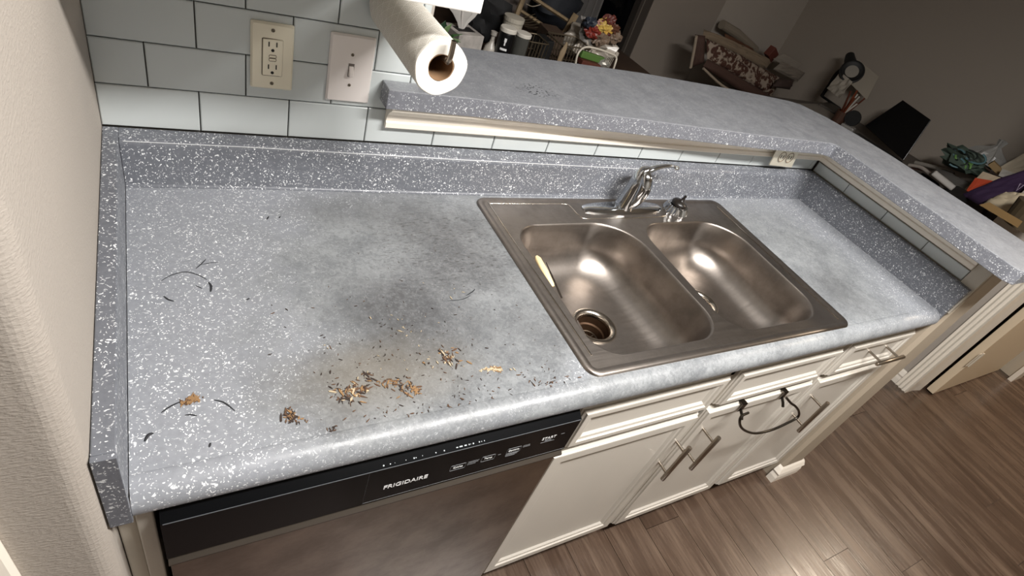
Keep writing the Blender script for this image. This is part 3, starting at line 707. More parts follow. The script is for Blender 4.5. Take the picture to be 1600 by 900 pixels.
obj('holder_arm', tube(spline([(PTX+.003, -.035, 1.315), (PTX+.003, -.15, 1.315), (PTX+.003, -.284, 1.315), (PTX+.0035, -.299, 1.318), (PTX+.004, -.303, 1.328), (PTX+.004, -.303, 1.350)], 6), .0042, 12), NICKEL, ph, smooth=True)
obj('mount_plate', tube([(PTX+.003, -.038, 1.312), (PTX+.003, -.038, 1.4015)], .006, 10), NICKEL, ph, smooth=True)

# ------------------------------------------------------------------ base cabinets
YD = -.665
def door(parent, name, x0, x1, z0, z1, fw=.034, ajar=0):
    def rr(d, y): return [Vector((x, y, z)) for x, z in ((x0+d, z0+d), (x1-d, z0+d), (x1-d, z1-d), (x0+d, z1-d))]
    prof = [(0, -.6455), (0, -.6525), (.0035, -.6545), (.0035, -.6575), (.0075, -.6605), (.0085, -.6645), (.0115, YD), (fw, YD), (fw+.0025, YD+.0035), (fw+.010, YD+.0045), (fw+.016, YD+.0095)]
    return obj(name, loft(B(), [rr(d, y) for d, y in prof], True, True), CREAM, parent)
def pull(parent, x, z, length, vertical, label=None, yb=-.701):
    d = Vector((0, 0, 1)) if vertical else Vector((1, 0, 0)); c = Vector((x, yb, z)); h = length/2
    bm = tube([c-d*h, c-d*(h-.001), c+d*(h-.001), c+d*h], [.0052, .006, .006, .0052], 14)
    for s in (-1, 1): tube([c+d*s*(h-.027), c+d*s*(h-.027)+Vector((0, .0465, 0))], .0038, 10, bm)
    return obj('handle', bm, NICKEL, parent, smooth='auto')
sb = thing('sink_base_cabinet', 'cream two-door base cabinet under the sink', 'cabinet', (1.18, -.35, .09))
bm = B()
for lo_, hi_ in [((.712, -.645, .09), (.73, -.13, .868)), ((1.644, -.645, .09), (1.655, -.13, .868)), ((.73, -.645, .09), (1.644, -.13, .105)), ((.712, -.6452, .80), (1.655, -.63, .871)), ((.712, -.6452, .655), (1.655, -.63, .70)), ((1.165, -.6452, .09), (1.21, -.63, .871)), ((1.63, -.6451, .09), (1.655, -.63, .871)), ((.712, -.6451, .09), (.752, -.63, .871))]: add_box(bm, lo_, hi_)
obj('cabinet_frame', bm, CREAMF, sb)
door(sb, 'false_drawer_front', .742, 1.172, .694, .824, .022)
door(sb, 'false_drawer_front', 1.204, 1.628, .694, .824, .022)
dA = door(sb, 'door', .722, 1.166, .094, .679); pull(dA, 1.148, .522, .152, True)
dB = door(sb, 'door', 1.188, 1.634, .082, .682); pull(dB, 1.252, .526, .152, True)
nc = thing('narrow_base_cabinet', 'narrow cream base cabinet with one drawer at the right end', 'cabinet', (1.84, -.35, .09))
bm = B()
for lo_, hi_ in [((1.6555, -.645, .09), (1.667, -.13, .868)), ((2.008, -.645, .09), (2.0205, -.13, .868)), ((1.667, -.645, .09), (2.008, -.13, .105)), ((1.6555, -.6452, .80), (2.0205, -.63, .871)), ((1.6555, -.6452, .655), (2.0205, -.63, .70))]: add_box(bm, lo_, hi_)
obj('cabinet_frame', bm, CREAMF, nc)
dC = door(nc, 'drawer', 1.668, 2.012, .690, .826, .022); pull(dC, 1.872, .764, .150, False)
dD = door(nc, 'door', 1.664, 2.014, .082, .674); pull(dD, 1.735, .526, .150, True)
struct('baseboard_kick', box((.712, -.59, 0), (2.02, -.575, .089)), mat('kick_dark', '3a332d', .8))
# filler left of dishwasher
fp = thing('filler_strip', 'cream filler strip between the left wall and the dishwasher', 'panel', (.022, -.6, 0))
obj('strip_board', box((.0225, -.664, .0), (.0425, -.60, .868)), CREAM, fp, bevel=.002)
obj('scribe_board', box((.0012, -.655, .0), (.0222, -.60, .868)), CREAMF, fp, bevel=.002)
# dishwasher
dw = thing('dishwasher', 'dishwasher with black control strip and stainless door under the worktop', 'dishwasher', (.38, -.35, .0))
obj('tub_body', box((.053, -.640, .06), (.706, -.12, .866)), BLACKM, dw)
rings = [[Vector((x, y, z)) for y, z in ((-.641, .866), (-.664, .866), (-.6665, .8655), (-.6875, .8515), (-.6885, .8495), (-.6885, .7535), (-.687, .7515), (-.641, .7515))] for x in (.0495, .7045)]
cp = obj('control_panel', loft(B(), rings, True, True), BLACK, dw)
rings = [[Vector((x, y, z)) for y, z in ((-.641, .751), (-.6840, .751), (-.6850, .7495), (-.6925, .7415), (-.6925, .7385), (-.6830, .7380), (-.641, .738))] for x in (.0505, .7035)]
obj('bevel_strip', loft(B(), rings, True, True), mat('dark_steel_strip', '5c554e', .35, .8), dw)
obj('door_panel', box((.0515, -.682, .105), (.7025, -.641, .737)), STEELD, dw, bevel=.002)
obj('kick_plate', box((.06, -.62, .0), (.70, -.605, .10)), BLACKM, dw)
obj('edge_highlight_line', tube([(.052, -.6888, .8508), (.702, -.6888, .8508)], .0007, 6), mat('edge_highlight', '55585c', .15), dw)  # highlight of the panel's bent edge, drawn as a lighter line
obj('door_seam', box((.314, -.68865, .7575), (.7035, -.6884, .7583)), PRINTG, cp)
obj('panel_joint', box((.3132, -.68862, .7545), (.3138, -.6884, .849)), mat('joint_grey', '26272a', .5), cp)
yt = -.6887
text('lettering', 'FRIGIDAIRE', .0150, face(.3795, .7915, yt), PRINT, cp, bold=.00012, sx=.98)
def button(x, z, w, s, size=.0068, boxed=True, par=None):
    if boxed: outline(x-w/2, x+w/2, z-.0075, z+.0075, yt, .0003, PRINTG, cp, 'button_outline')
    text('button_text', s, size, face(x, z, yt), PRINT, cp)
button(.470, .7955, .028, 'Cycles')
button(.5265, .7985, .026, 'Temp')
button(.5765, .8030, .028, 'Options')
for x0, w, z in ((.4875, .021, .802), (.4875, .020, .798), (.4875, .016, .7935), (.5455, .006, .800), (.5945, .014, .8085), (.5945, .015, .8045), (.563, .026, .7925), (.563, .024, .7895), (.564, .020, .7865), (.633, .030, .8015), (.673, .008, .816)):
    obj('indicator_mark', box((x0, -.68868, z-.0004), (x0+w, -.6885, z+.0006)), PRINTG, cp)
button(.6475, .8135, .0, 'START', .0105, False)
text('button_text', 'Cancel', .0055, face(.6475, .8065, yt), PRINTG, cp)
random.seed(5)
bm = B()
for k in range(30):
    px = random.choice([random.uniform(585, 740), random.gauss(712, 9)]); q = at(px, 735-(px-600)*.235+random.uniform(-16, 12), 1, -.677)
    zz = max(.854, min(.864, q.z)); yy = -.6885+(zz-.8515)*1.5+.0012
    blob_b = blob((q.x, yy-.0012, zz), (random.uniform(.0006, .0017),)*3, 0, 1, 1); me = bpy.data.meshes.new('t'); blob_b.to_mesh(me); blob_b.free(); bm.from_mesh(me); bpy.data.meshes.remove(me)
obj('water_drops', bm, mat('water', 'cfd6da', .04, 0, spec=.8), None, smooth=True, label='small water drops on the black top strip of the dishwasher', cat='water drops', kind='stuff')
# over-door towel loop
tl = thing('towel_loop', 'dark metal towel loop hooked over the middle cabinet door', 'towel holder', (1.40, -.69, .68))
for hx in (1.318, 1.490):
    bm = B()
    add_box(bm, (hx-.009, -.6435, .684), (hx+.009, -.6428, .66)); add_box(bm, (hx-.009, -.672, .6828), (hx+.009, -.6428, .6838)); add_box(bm, (hx-.009, -.672, .655), (hx+.009, -.6710, .6838))
    tube([(hx, -.6715, .660), (hx, -.682, .652), (hx, -.690, .642)], .004, 8, bm)
    obj('door_hook', bm, DKMETAL, tl)
lp = [(1169, 645), (1158, 651), (1156, 663), (1163, 672), (1180, 677), (1205, 672), (1228, 662), (1246, 652), (1248, 643), (1243, 635), (1236, 630), (1229, 622)]
ys = [-.690, -.697, -.703, -.708, -.712, -.714, -.714, -.712, -.708, -.703, -.697, -.690]
obj('loop_bar', tube(spline([at(x, y, 1, yy) for (x, y), yy in zip(lp, ys)], 5), .0036, 8), DKMETAL, tl, smooth=True)

# ------------------------------------------------------------------ light fixtures (out of frame but lighting the room)
lf = thing('ceiling_lamp', 'long white tube light on the kitchen ceiling', 'lamp', (KL[0], KL[1], 2.36))
obj('lamp_base', box((KL[0]-.62, KL[1]-.11, 2.36), (KL[0]+.62, KL[1]+.11, 2.449)), WHITEP, lf, bevel=.01)
obj('lamp_diffuser', box((KL[0]-.585, KL[1]-.08, 2.342), (KL[0]+.585, KL[1]+.08, 2.3598)), mat('lamp_glow', 'ffffff', .5, emis=('fff0dc', 3)), lf)
lf = thing('hall_lamp', 'round frosted ceiling lamp in the hall', 'lamp', (4.25, -.98, 2.38))
obj('lamp_base', lathe([(.17, 0), (.17, .03), (.12, .069)], (4.25, -.98, 2.38), 32), WHITEP, lf)

# ------------------------------------------------------------------ things on the sideboard behind the bar
DKWOOD = mat('dark_wood', '3b2c22', .5, var=.2, vscale=12)
SBZ = .88
sd = thing('sideboard', 'dark sideboard standing behind the raised bar, mostly hidden', 'sideboard', (1.4, 1.15, 0))
obj('top_board', box((.62, .68, SBZ-.03), (2.15, 1.60, SBZ)), DKWOOD, sd, bevel=.003)
obj('cabinet_body', box((.66, .72, .0), (2.11, 1.57, SBZ-.0305)), DKWOOD, sd)
def P(px, py, y): return at(px, py, 1, y)
# plant
q = P(690, 40, .78)
pp = thing('potted_plant', 'small green leafy plant beside the paper towel roll, in front of the tissue box', 'plant', (q.x, .78, SBZ))
obj('pot', lathe([(.030, 0), (.042, .055), (.045, .06), (.040, .06), (.036, .05)], (q.x, .78, SBZ), 20), mat('dark_pot', '3a3835', .5), pp)
random.seed(21)
LF = [mat('leaf_green', '3f6a34', .5), mat('leaf_pale', '7f9a6a', .5), mat('leaf_dark', '24402a', .5)]
for k in range(46):
    a = random.random()*2*PI; el = random.uniform(.3, 1.3); L = random.uniform(.05, .115); b0 = Vector((q.x, .78, SBZ+.055)); d = Vector((math.cos(a)*math.cos(el), math.sin(a)*math.cos(el), math.sin(el)))
    tip = b0+d*L; sd_ = d.cross(Vector((0, 0, 1))).normalized()*random.uniform(.008, .016); mid = b0+d*L*.6+Vector((0, 0, .01))
    bm = B(); vs = [bm.verts.new(p) for p in (b0, mid+sd_, tip-Vector((0, 0, .012)), mid-sd_)]; th = Vector((0, 0, -.0015)); v2 = [bm.verts.new(v.co+th) for v in vs]
    bm.faces.new(vs); bm.faces.new(v2[::-1])
    for i in range(4): j = (i+1) % 4; bm.faces.new((vs[i], vs[j], v2[j], v2[i]))
    obj('leaf', bm, LF[random.choice((0, 0, 1, 2))], pp)
# tissue box
q = P(722, 50, .88); tx = q.x+.005
tb = thing('tissue_box', 'pale grey patterned tissue box with a tissue pulled up, right of the plant', 'tissue box', (tx, .88, SBZ))
obj('box_body', boxc((tx, .88, SBZ+.052), (.112, .112, .104), (0, 0, .2)), mat('grey_carton', 'b0aaa4', .7, var=.25, vscale=30), tb, bevel=.002)
obj('box_opening', boxc((tx, .88, SBZ+.1045), (.075, .045, .001), (0, 0, .2)), DARKSLOT, tb)
bm = B(); n = 14; rings = []
for z, r in ((.1046, .008), (.125, .016), (.15, .032), (.175, .046), (.19, .042)):
    rings.append([Vector((tx-.01+(r*math.cos(2*PI*k/n))*(1+.5*math.sin(3*2*PI*k/n)), .88+(r*.35*math.sin(2*PI*k/n))*(1+.6*math.cos(5*2*PI*k/n)), SBZ+z+.012*math.sin(2*2*PI*k/n)*(z > .15))) for k in range(n)])
obj('tissue', loft(bm, rings, True, True), mat('tissue_paper', 'cfcbc6', .9), tb, smooth=True)
# black bag
q = P(752, 40, 1.12)
obj('black_bag', blob((q.x, 1.12, SBZ+.095), (.10, .08, .105), .22, 2.2, 3, 5, flatbottom=SBZ), mat('black_cloth', '0d0d0f', .75), None, smooth=True, label='slumped black cloth bag behind the tissue box', cat='bag')
q = P(757, 34, .99)
obj('folded_note', sheet(P(748, 38, .99), P(756, 30, .99), P(757, 36, .99), P(750, 42, .99), 3, 3, .002), mat('white_paper', 'cfcac0', .8), None, label='small white folded note lying on the black bag', cat='note') if 0 else None
# soap bottle
CLEAR = mat('clear_glass', 'cfd2cc', .08, trans=.85, spec=.6)
q = P(770, 60, .83)
bt = thing('clear_bottle', 'small clear bottle with narrow neck beside the black jar', 'bottle', (q.x, .83, SBZ))
obj('bottle_body', lathe([(.0, .0), (.024, .0), (.026, .01), (.026, .055), (.022, .075), (.010, .09), (.009, .098)], (q.x, .83, SBZ), 20), mat('cloudy_plastic', 'b5afa6', .3, alpha=1), bt, smooth=True)
obj('bottle_neck', lathe([(.008, .0985), (.007, .115), (.012, .117), (.013, .130), (.006, .132)], (q.x, .83, SBZ), 16), mat('bottle_top', 'a8a29a', .4), bt, smooth=True)
# jars
JB = mat('black_jar', '0c0c0d', .3)
def jar(px, py, y, r, h, label, body, logo):
    q = P(px, py, y); x = q.x
    t = thing('lidded_jar', label, 'jar', (x, y, SBZ), None)
    obj('jar_body', lathe([(0, 0), (r, 0), (r, h*.86), (r*.93, h*.9)], (x, y, SBZ), 28), body, t, smooth='auto')
    obj('lid', lathe([(r*.96, h*.9+.0002), (r*1.02, h*.91), (r*1.02, h*.985), (r*.95, h), (0, h)], (x, y, SBZ), 28), mat('cream_lid', 'd9d3c8', .5), t)
    if logo:
        d = Vector((CAM.x-x, CAM.y-y, 0)).normalized(); n_ = 7
        for nm, a0, a1, z0, z1 in (('label_mark', -.14, .14, .117, .130), ('label_mark', -.08, .08, .104, .117), ('label_band', -.42, .42, .086, .094)):
            rings = []
            base = math.atan2(d.y, d.x)
            bm = B(); lo2 = []; hi2 = []
            for k in range(n_+1):
                a = base+a0+(a1-a0)*k/n_; lo2.append(Vector((x+(r+.0004)*math.cos(a), y+(r+.0004)*math.sin(a), SBZ+z0))); hi2.append(Vector((x+(r+.0004)*math.cos(a), y+(r+.0004)*math.sin(a), SBZ+z1)))
            i1 = [p-Vector((math.cos(base), math.sin(base), 0))*.0003 for p in lo2]; i2 = [p-Vector((math.cos(base), math.sin(base), 0))*.0003 for p in hi2]
            loft(bm, [[lo2[k], hi2[k], i2[k], i1[k]] for k in range(n_+1)], True, True)
            obj(nm, bm, PRINT, t)
jar(791, 60, .80, .031, .163, 'black jar with white lid and white printed label behind the bar', JB, True)
jar(815, 66, .84, .030, .140, 'shorter glass jar with cream lid, right of the black labelled jar', mat('jar_glass', '4a4a46', .15), False)
q = P(800, 42, .98)
obj('white_tub', lathe([(0, 0), (.036, 0), (.040, .13), (.042, .135), (.042, .15), (.0, .152)], (q.x, .98, SBZ), 24), mat('cream_tub', 'b9b2a4', .5), None, label='cream tub standing behind the black labelled jar', cat='tub')
q = P(770, 73, .74)
obj('glass_dish', lathe([(0, 0), (.030, 0), (.045, .022), (.050, .045), (.047, .045), (.042, .024), (.0, .006)], (q.x, .745, SBZ+.0), 26), mat('grey_glass', '8b8f8e', .1, spec=.7), None, smooth=True, label='low grey glass dish in front of the clear bottle', cat='dish')
# small cans and boxes near the bar edge
q = P(806, 75, .73)
obj('green_tin', lathe([(0, 0), (.028, 0), (.028, .052), (.026, .055), (0, .055)], (q.x, .73, SBZ), 22), mat('green_tin', '2f4a48', .35, .3), None, label='low dark green tin at the bar edge below the jars', cat='tin')
# wire basket (tall, bronze) with stuff
BRZ = mat('bronze_wire', '6f6453', .4, .7)
def wire_basket(name, label, c, wx, wyy, h, nx, nz, m, rr=.0016, rim=.003, taper=.9):
    t = thing(name, label, 'basket', (c[0], c[1], c[2]))
    def rect(z, k): return [Vector((c[0]+sx3*wx/2*k, c[1]+sy3*wyy/2*k, c[2]+z)) for sx3, sy3 in ((-1, -1), (1, -1), (1, 1), (-1, 1))]
    obj('rim', tube(sum([[a.lerp(b, f) for f in (.08, .5, .92)] for a, b in zip(rect(h, 1), rect(h, 1)[1:]+rect(h, 1)[:1])], []), rim, 8, closed=True), m, t, smooth=True)
    for s, (i, j) in enumerate(((0, 1), (1, 2), (2, 3), (3, 0))):
        lo3, hi3 = rect(.001, taper), rect(h, 1); n_ = nx if s % 2 == 0 else max(3, nx*2//3)
        for k in range(n_+1):
            f = k/n_; obj('wire', tube([lo3[i].lerp(lo3[j], f), hi3[i].lerp(hi3[j], f)], rr, 5), m, t)
    for k in range(nz):
        r4 = rect(h*k/nz+.002, taper+(1-taper)*k/nz); obj('wire_ring', tube(sum([[a.lerp(b, f) for f in (.03, .97)] for a, b in zip(r4, r4[1:]+r4[:1])], []), rr, 5, closed=True), m, t)
    return t
q = P(836, 80, .84)
wire_basket('wire_basket', 'small bronze wire basket beside the jar lids', (q.x-.01, .86, SBZ), .09, .10, .12, 6, 2, BRZ)
q = P(892, 88, .84)
wire_basket('wire_basket', 'bronze wire basket in front of the wooden rack', (q.x+.018, .91, SBZ), .155, .13, .115, 10, 2, BRZ)
q = P(846, 88, .86)
obj('black_box', boxc((q.x+.012, .90, SBZ+.058), (.055, .08, .116), (0, 0, .1)), BLACKM, None, bevel=.002, label='narrow black box between the two bronze wire baskets', cat='box')
q = P(866, 92, .86)
obj('brown_box', boxc((q.x+.075, 1.05, SBZ+.055), (.085, .10, .110), (0, 0, -.1)), mat('brown_card', '4a3a2e', .7, var=.2, vscale=30), None, bevel=.002, label='dark brown box right of the narrow black box', cat='box')
q = P(881, 84, .80)
obj('wooden_paddle', tube([P(886, 66, .80), P(883, 74, .80), P(879, 82, .80), P(875, 92, .80), Vector((P(874, 94, .80).x, .80, SBZ+.003))], [.003, .008, .011, .009, .008], 8, flat=.3), mat('worn_wood', '8d7a60', .6), None, label='small worn wooden paddle leaning on the wire basket', cat='paddle')
# wooden rack with rails
WR = mat('rack_wood', '8a775c', .55, var=.2, vscale=25)
rk = thing('wooden_rack', 'tilted wooden rack with round posts behind the baskets', 'rack', (1.55, 1.12, SBZ))
def bar2(name, a, b, w, h, m, par):
    a, b = Vector(a), Vector(b); return obj(name, tube([a, b], w, 6, flat=h/w), m, par)
pA, pB_, pC, pD_ = P(806, 26, 1.2), P(822, -14, 1.2), P(884, 54, 1.2), P(906, 14, 1.2)
bar2('post', pA, pB_, .012, .012, WR, rk); bar2('post', P(880, 56, 1.18), P(900, 22, 1.18), .016, .016, WR, rk)
bar2('rail', P(826, -8, 1.21), P(896, 38, 1.21), .014, .009, WR, rk); bar2('rail', P(812, 16, 1.22), P(868, 52, 1.22), .012, .008, WR, rk)
bar2('post', P(880, 56, 1.18), Vector((P(880, 56, 1.18).x, 1.20, SBZ+.001)), .008, .008, WR, rk); bar2('post', pA, Vector((pA.x, 1.22, SBZ+.001)), .008, .008, WR, rk)
for k in range(7):
    a = P(806+k*3.5, 28+k*3.2, 1.15+.01*k); b = P(836+k*2.5, 22+k*5.0, 1.16+.01*k)
    obj('wire', tube([a, a.lerp(b, .5)+Vector((0, 0, -.006)), b], .0018, 5), BRZ, rk)
obj('handle_wire', tube(spline([P(822, 6, 1.2), P(832, 10, 1.2), P(845, 7, 1.2)], 5), .0022, 6), mat('light_wire', 'a99f90', .4, .5), rk)
obj('handle_wire', tube(spline([P(856, 49, 1.14), P(868, 49, 1.14), P(880, 53, 1.14), P(887, 52, 1.14)], 5), .0022, 6), mat('light_wire', 'a99f90', .4, .5), rk)
# curtain / dark chair back behind
obj('dark_backpack', blob((P(868, 14, 1.45).x, 1.45, SBZ+.105), (.13, .07, .115), .15, 2, 3, 9, flatbottom=SBZ), mat('navy_cloth', '161a22', .7), None, smooth=True, label='dark navy bag behind the wooden rack', cat='bag')
obj('grey_pouch', blob((P(794, 6, 1.42).x-.02, 1.42, SBZ+.12), (.12, .08, .13), .14, 2, 3, 13, flatbottom=SBZ), mat('taupe_cloth', '5d5550', .8), None, smooth=True, label='taupe cloth bundle behind the jars', cat='bundle')
cur = B(); rings = []
for z in (.02, 1.0, 2.05): rings.append([Vector((2.24+.012*k, 1.86+.018*math.sin(k*1.5), z)) for k in range(14)]+[Vector((2.24+.012*k, 1.875+.018*math.sin(k*1.5), z)) for k in range(13, -1, -1)])
obj('curtain', loft(cur, rings, True, True), mat('grey_curtain', '6b6866', .85), None, smooth='auto', label='narrow grey curtain hanging beside the dark window', cat='curtain')
# plastic bag of snacks
q = P(935, 52, 1.0)
sb_ = thing('snack_bag', 'clear plastic bag of red and yellow snack packets by the window frame', 'bag', (q.x, 1.0, SBZ))
PLB = mat('thin_plastic', 'b9b0a4', .25, trans=.0, spec=.6)
obj('plastic_film', blob((q.x+.005, 1.05, SBZ+.068), (.115, .10, .07), .3, 2.6, 4, 3, flatbottom=SBZ), PLB, sb_, smooth=True)
obj('film_side', sheet(P(905, 62, .97), P(925, 72, .95), P(930, 34, .98), P(908, 24, 1.0), 10, 10, .03, 5, .001, 4), mat('film_grey', '8e8a86', .25), sb_, smooth=True)
random.seed(31)
for (px, py, s_, mm) in [(943, 40, .034, mat('packet_yellow', 'c9a955', .4)), (950, 47, .028, mat('packet_gold', 'c9a04a', .4)), (927, 50, .034, mat('packet_red', '7d2c22', .45)), (952, 33, .03, mat('packet_maroon', '5e2a22', .5)), (959, 45, .028, mat('packet_brown', '5c3828', .5)), (922, 36, .03, mat('packet_blue', '232a36', .5)), (940, 60, .04, mat('packet_tan', '7d6a5a', .5)), (962, 58, .03, mat('packet_tan', '7d6a5a', .5)), (948, 52, .02, mat('packet_maroon', '5e2a22', .5)), (938, 36, .018, mat('packet_pink', 'b88a7e', .5)), (945, 43, .014, mat('packet_pale', 'f0e3a0', .4))]:
    c_ = P(px, py, .945)
    bmk = B(); bmesh.ops.create_icosphere(bmk, subdivisions=3, radius=1)
    for v in bmk.verts:
        k_ = 1+.75*noise.noise(v.co*2.6+Vector((px, py, 0)))+.3*noise.noise(v.co*7+Vector((py, px, 0))); v.co = c_+Vector((v.co.x*s_*k_, v.co.y*s_*.5*k_, v.co.z*s_*.75*k_))
    obj('packet', bmk, mm, sb_)
# white framed basket
q = P(935, 92, .80)
wf = thing('white_wire_tray', 'white wire framed tray with a green packet, nearest the window frame', 'tray', (q.x, .78, SBZ))
pts = [P(899, 101, .79), P(903, 84, .79), P(914, 74, .80), P(932, 76, .80), P(955, 84, .80), P(963, 90, .80), P(961, 100, .79), P(957, 112, .79)]
obj('frame_rim', tube(spline(pts, 5), .0042, 10), mat('white_wire', 'cfc7b8', .4), wf, smooth=True)
for k in range(5):
    a = P(952+k*2.2, 84+k*1.0, .81); obj('tray_wire', tube([a, Vector((a.x+.005, .83, SBZ+.03))], .0014, 5), mat('white_wire', 'cfc7b8', .4), wf)
obj('tray_base', box((q.x-.065, .76, SBZ), (q.x+.09, .93, SBZ+.012)), mat('tray_brown', '6a5a48', .6), wf)
obj('green_packet', boxc(tuple(P(925, 89, .84)), (.125, .02, .028), (0, .12, 0)), mat('green_packet', '56763a', .5), None, bevel=.004, label='long green packet lying in the white wire tray', cat='packet')
obj('red_box', boxc(tuple(P(920, 99, .83)), (.10, .04, .02), (0, .1, 0)), mat('red_brown_card', '5a2f24', .6), None, bevel=.002, label='reddish brown small box under the green packet', cat='box')
obj('foil_pack', blob(P(944, 99, .83), (.03, .02, .018), .3, 3, 2, 8), mat('foil', 'a8a59c', .3, .5), None, label='crumpled silver wrapper at the front of the white tray', cat='wrapper')

# ------------------------------------------------------------------ bench with patterned bag pile (far corner)
bn = thing('bench', 'low dark bench in the far corner under the patterned bags', 'bench', (3.5, 1.6, 0))
obj('seat_board', box((2.96, 1.35, .50), (4.15, 1.88, .54)), DKWOOD, bn)
for x in (3.0, 4.08):
    for y in (1.38, 1.80): obj('leg', box((x, y, 0), (x+.05, y+.05, .4995)), DKWOOD, bn)
def pat():
    t = NT('floral_cloth', .8); pos = t.n('NewGeometry').outputs['Position']
    n_ = t.noise(pos, 34, 3, .6); v = t.n('TexVoronoi', {'Vector': pos, 'Scale': 24.0}).outputs[0]
    f = t.math('MULTIPLY', t.ss(n_, .40, .47), t.ss(v, .72, .55))
    t.nt.links.new(t.mix(f, lin('9c8d7e'), lin('47291d')), t.b.inputs['Base Color']); return t.m
def pillow(pts4, th, amp=.004, seed=0, n=14):
    p00, p10, p11, p01 = map(Vector, pts4); bm = B(); nrm = (p10-p00).cross(p01-p00).normalized(); w = n+1; G = []
    for s in (1, -1):
        g = []
        for j in range(w):
            for i in range(w):
                u = i/n; v = j/n; p = p00*(1-u)*(1-v)+p10*u*(1-v)+p11*u*v+p01*(1-u)*v
                k = (max(0, 1-(2*u-1)**4)*max(0, 1-(2*v-1)**4))**.5
                g.append(bm.verts.new(p+nrm*(s*(th/2*k+.001)+amp*k*noise.noise(Vector((u*7, v*7, seed+s))))))
        G.append(g)
    for g in G:
        for j in range(n):
            for i in range(n): bm.faces.new((g[j*w+i], g[j*w+i+1], g[(j+1)*w+i+1], g[(j+1)*w+i]))
    edge = [i for i in range(w)]+[(j+1)*w-1 for j in range(1, w)]+[n*w+i for i in range(n-1, -1, -1)]+[j*w for j in range(n-1, 0, -1)]
    for a, b in zip(edge, edge[1:]+edge[:1]): bm.faces.new((G[0][a], G[0][b], G[1][b], G[1][a]))
    return bm
Yb = 1.55
fb = thing('floral_bag', 'brown and beige floral patterned bag lying in the far corner', 'bag', tuple(P(1160, 130, Yb)))
BRN = mat('brown_cloth', '4a342b', .8); BGE = mat('beige_cloth', 'a39482', .85)
obj('bag_panel', pillow((P(1105, 96, Yb-.06), P(1204, 152, Yb-.08), P(1222, 124, Yb), P(1104, 60, Yb)), .10, .015, 1), pat(), fb, smooth=True)
obj('side_flap', pillow((P(1079, 106, Yb), P(1100, 98, Yb-.05), P(1102, 56, Yb), P(1086, 54, Yb+.03)), .05, .006, 2), BRN, fb, smooth=True)
obj('beige_edge', tube([P(1079, 106, Yb-.02), P(1084, 80, Yb-.01), P(1088, 56, Yb)], .010, 8), BGE, fb, smooth=True)
obj('bottom_gusset', pillow((P(1098, 104, Yb-.09), P(1186, 162, Yb-.13), P(1204, 150, Yb-.10), P(1106, 92, Yb-.07)), .06, .006, 3), BRN, fb, smooth=True)
obj('gusset_edge', tube(spline([P(1099, 107, Yb-.11), P(1135, 138, Yb-.12), P(1180, 154, Yb-.12)], 5), .008, 8), BGE, fb, smooth=True)
obj('folded_beige_cloth', pillow((P(1098, 58, Yb+.10), P(1196, 108, Yb+.10), P(1206, 96, Yb+.16), P(1100, 46, Yb+.14)), .06, .02, 5), mat('tan_cloth', '8f7d68', .85), None, smooth=True, label='folded beige cloth on top of the floral bag', cat='cloth')
obj('rust_cloth', pillow((P(1135, 68, Yb+.21), P(1184, 92, Yb+.21), P(1176, 76, Yb+.24), P(1132, 52, Yb+.24)), .035, .015, 6), mat('rust_cloth', '64432f', .85), None, smooth=True, label='rust brown cloth tucked behind the beige cloth', cat='cloth')
obj('rolled_mat', tube([P(1128, 38, Yb+.29), P(1150, 52, Yb+.29), P(1180, 78, Yb+.29)], [.030, .034, .028], 14), mat('grey_beige_roll', '8c8172', .8), None, smooth=False, label='grey beige roll standing above the folded cloths', cat='roll')
obj('red_box', boxc(tuple(P(1205, 84, Yb+.16)), (.09, .05, .07), (0, .5, .1)), mat('brick_red_card', '633329', .6), None, bevel=.003, label='small brick red box on the pile in the far corner', cat='box')
obj('white_envelope', sheet(P(1208, 92, Yb+.1), P(1240, 112, Yb+.1), P(1254, 100, Yb+.12), P(1224, 84, Yb+.12), 6, 5, .006), mat('dull_paper', '9a9186', .8), None, label='pale envelope beside the brick red box', cat='envelope')
obj('folded_papers', pillow((P(1208, 108, Yb), P(1246, 128, Yb), P(1258, 114, Yb+.04), P(1222, 96, Yb+.04)), .04, .01, 8, 8), mat('grey_paper', '857b70', .8), None, label='grey folded papers under the pale envelope', cat='papers')
obj('dark_pouch', pillow((P(1206, 136, Yb-.14), P(1234, 140, Yb-.14), P(1240, 124, Yb-.12), P(1218, 122, Yb-.12)), .05, .01, 9, 8), mat('dark_brown_pouch', '3b2c26', .8), None, smooth=True, label='dark brown pouch at the right end of the floral bag', cat='pouch')

# ------------------------------------------------------------------ desk along the far right wall
DX = 3.9; DZ = .745
dk = thing('desk', 'grey desk along the far wall behind the bar', 'desk', (3.9, .6, 0))
obj('desk_top', box((3.30, -.20, DZ-.03), (4.20, 1.28, DZ)), mat('grey_desk', '5d5650', .5), dk)
for x in (3.34, 4.12):
    for y in (-.16, 1.2): obj('leg', box((x, y, 0), (x+.05, y+.05, DZ-.0305)), BLACKM, dk)
def Q(px, py, x=3.9): return at(px, py, 0, x)
obj('sheet_of_paper', sheet((3.64, 1.20, DZ+.004), (3.64, .98, DZ+.004), (3.98, .98, DZ+.004), (3.98, 1.24, DZ+.004), 8, 6, .002), mat('grey_sheet', '8b837a', .8), None, label='pale grey paper lying at the left end of the desk', cat='paper')
obj('grey_folder', boxc((4.08, 1.14, DZ+.010), (.18, .22, .018), (0, 0, .3)), mat('grey_folder', '565049', .7), None, bevel=.003, label='flat dark grey folder left of the lamp', cat='folder')
obj('desk_mat', box((3.32, .20, DZ+.0005), (3.60, 1.22, DZ+.006)), mat('dark_grey_cloth', '3d3935', .8), None, label='dark grey mat running along the desk under the laptop', cat='mat')
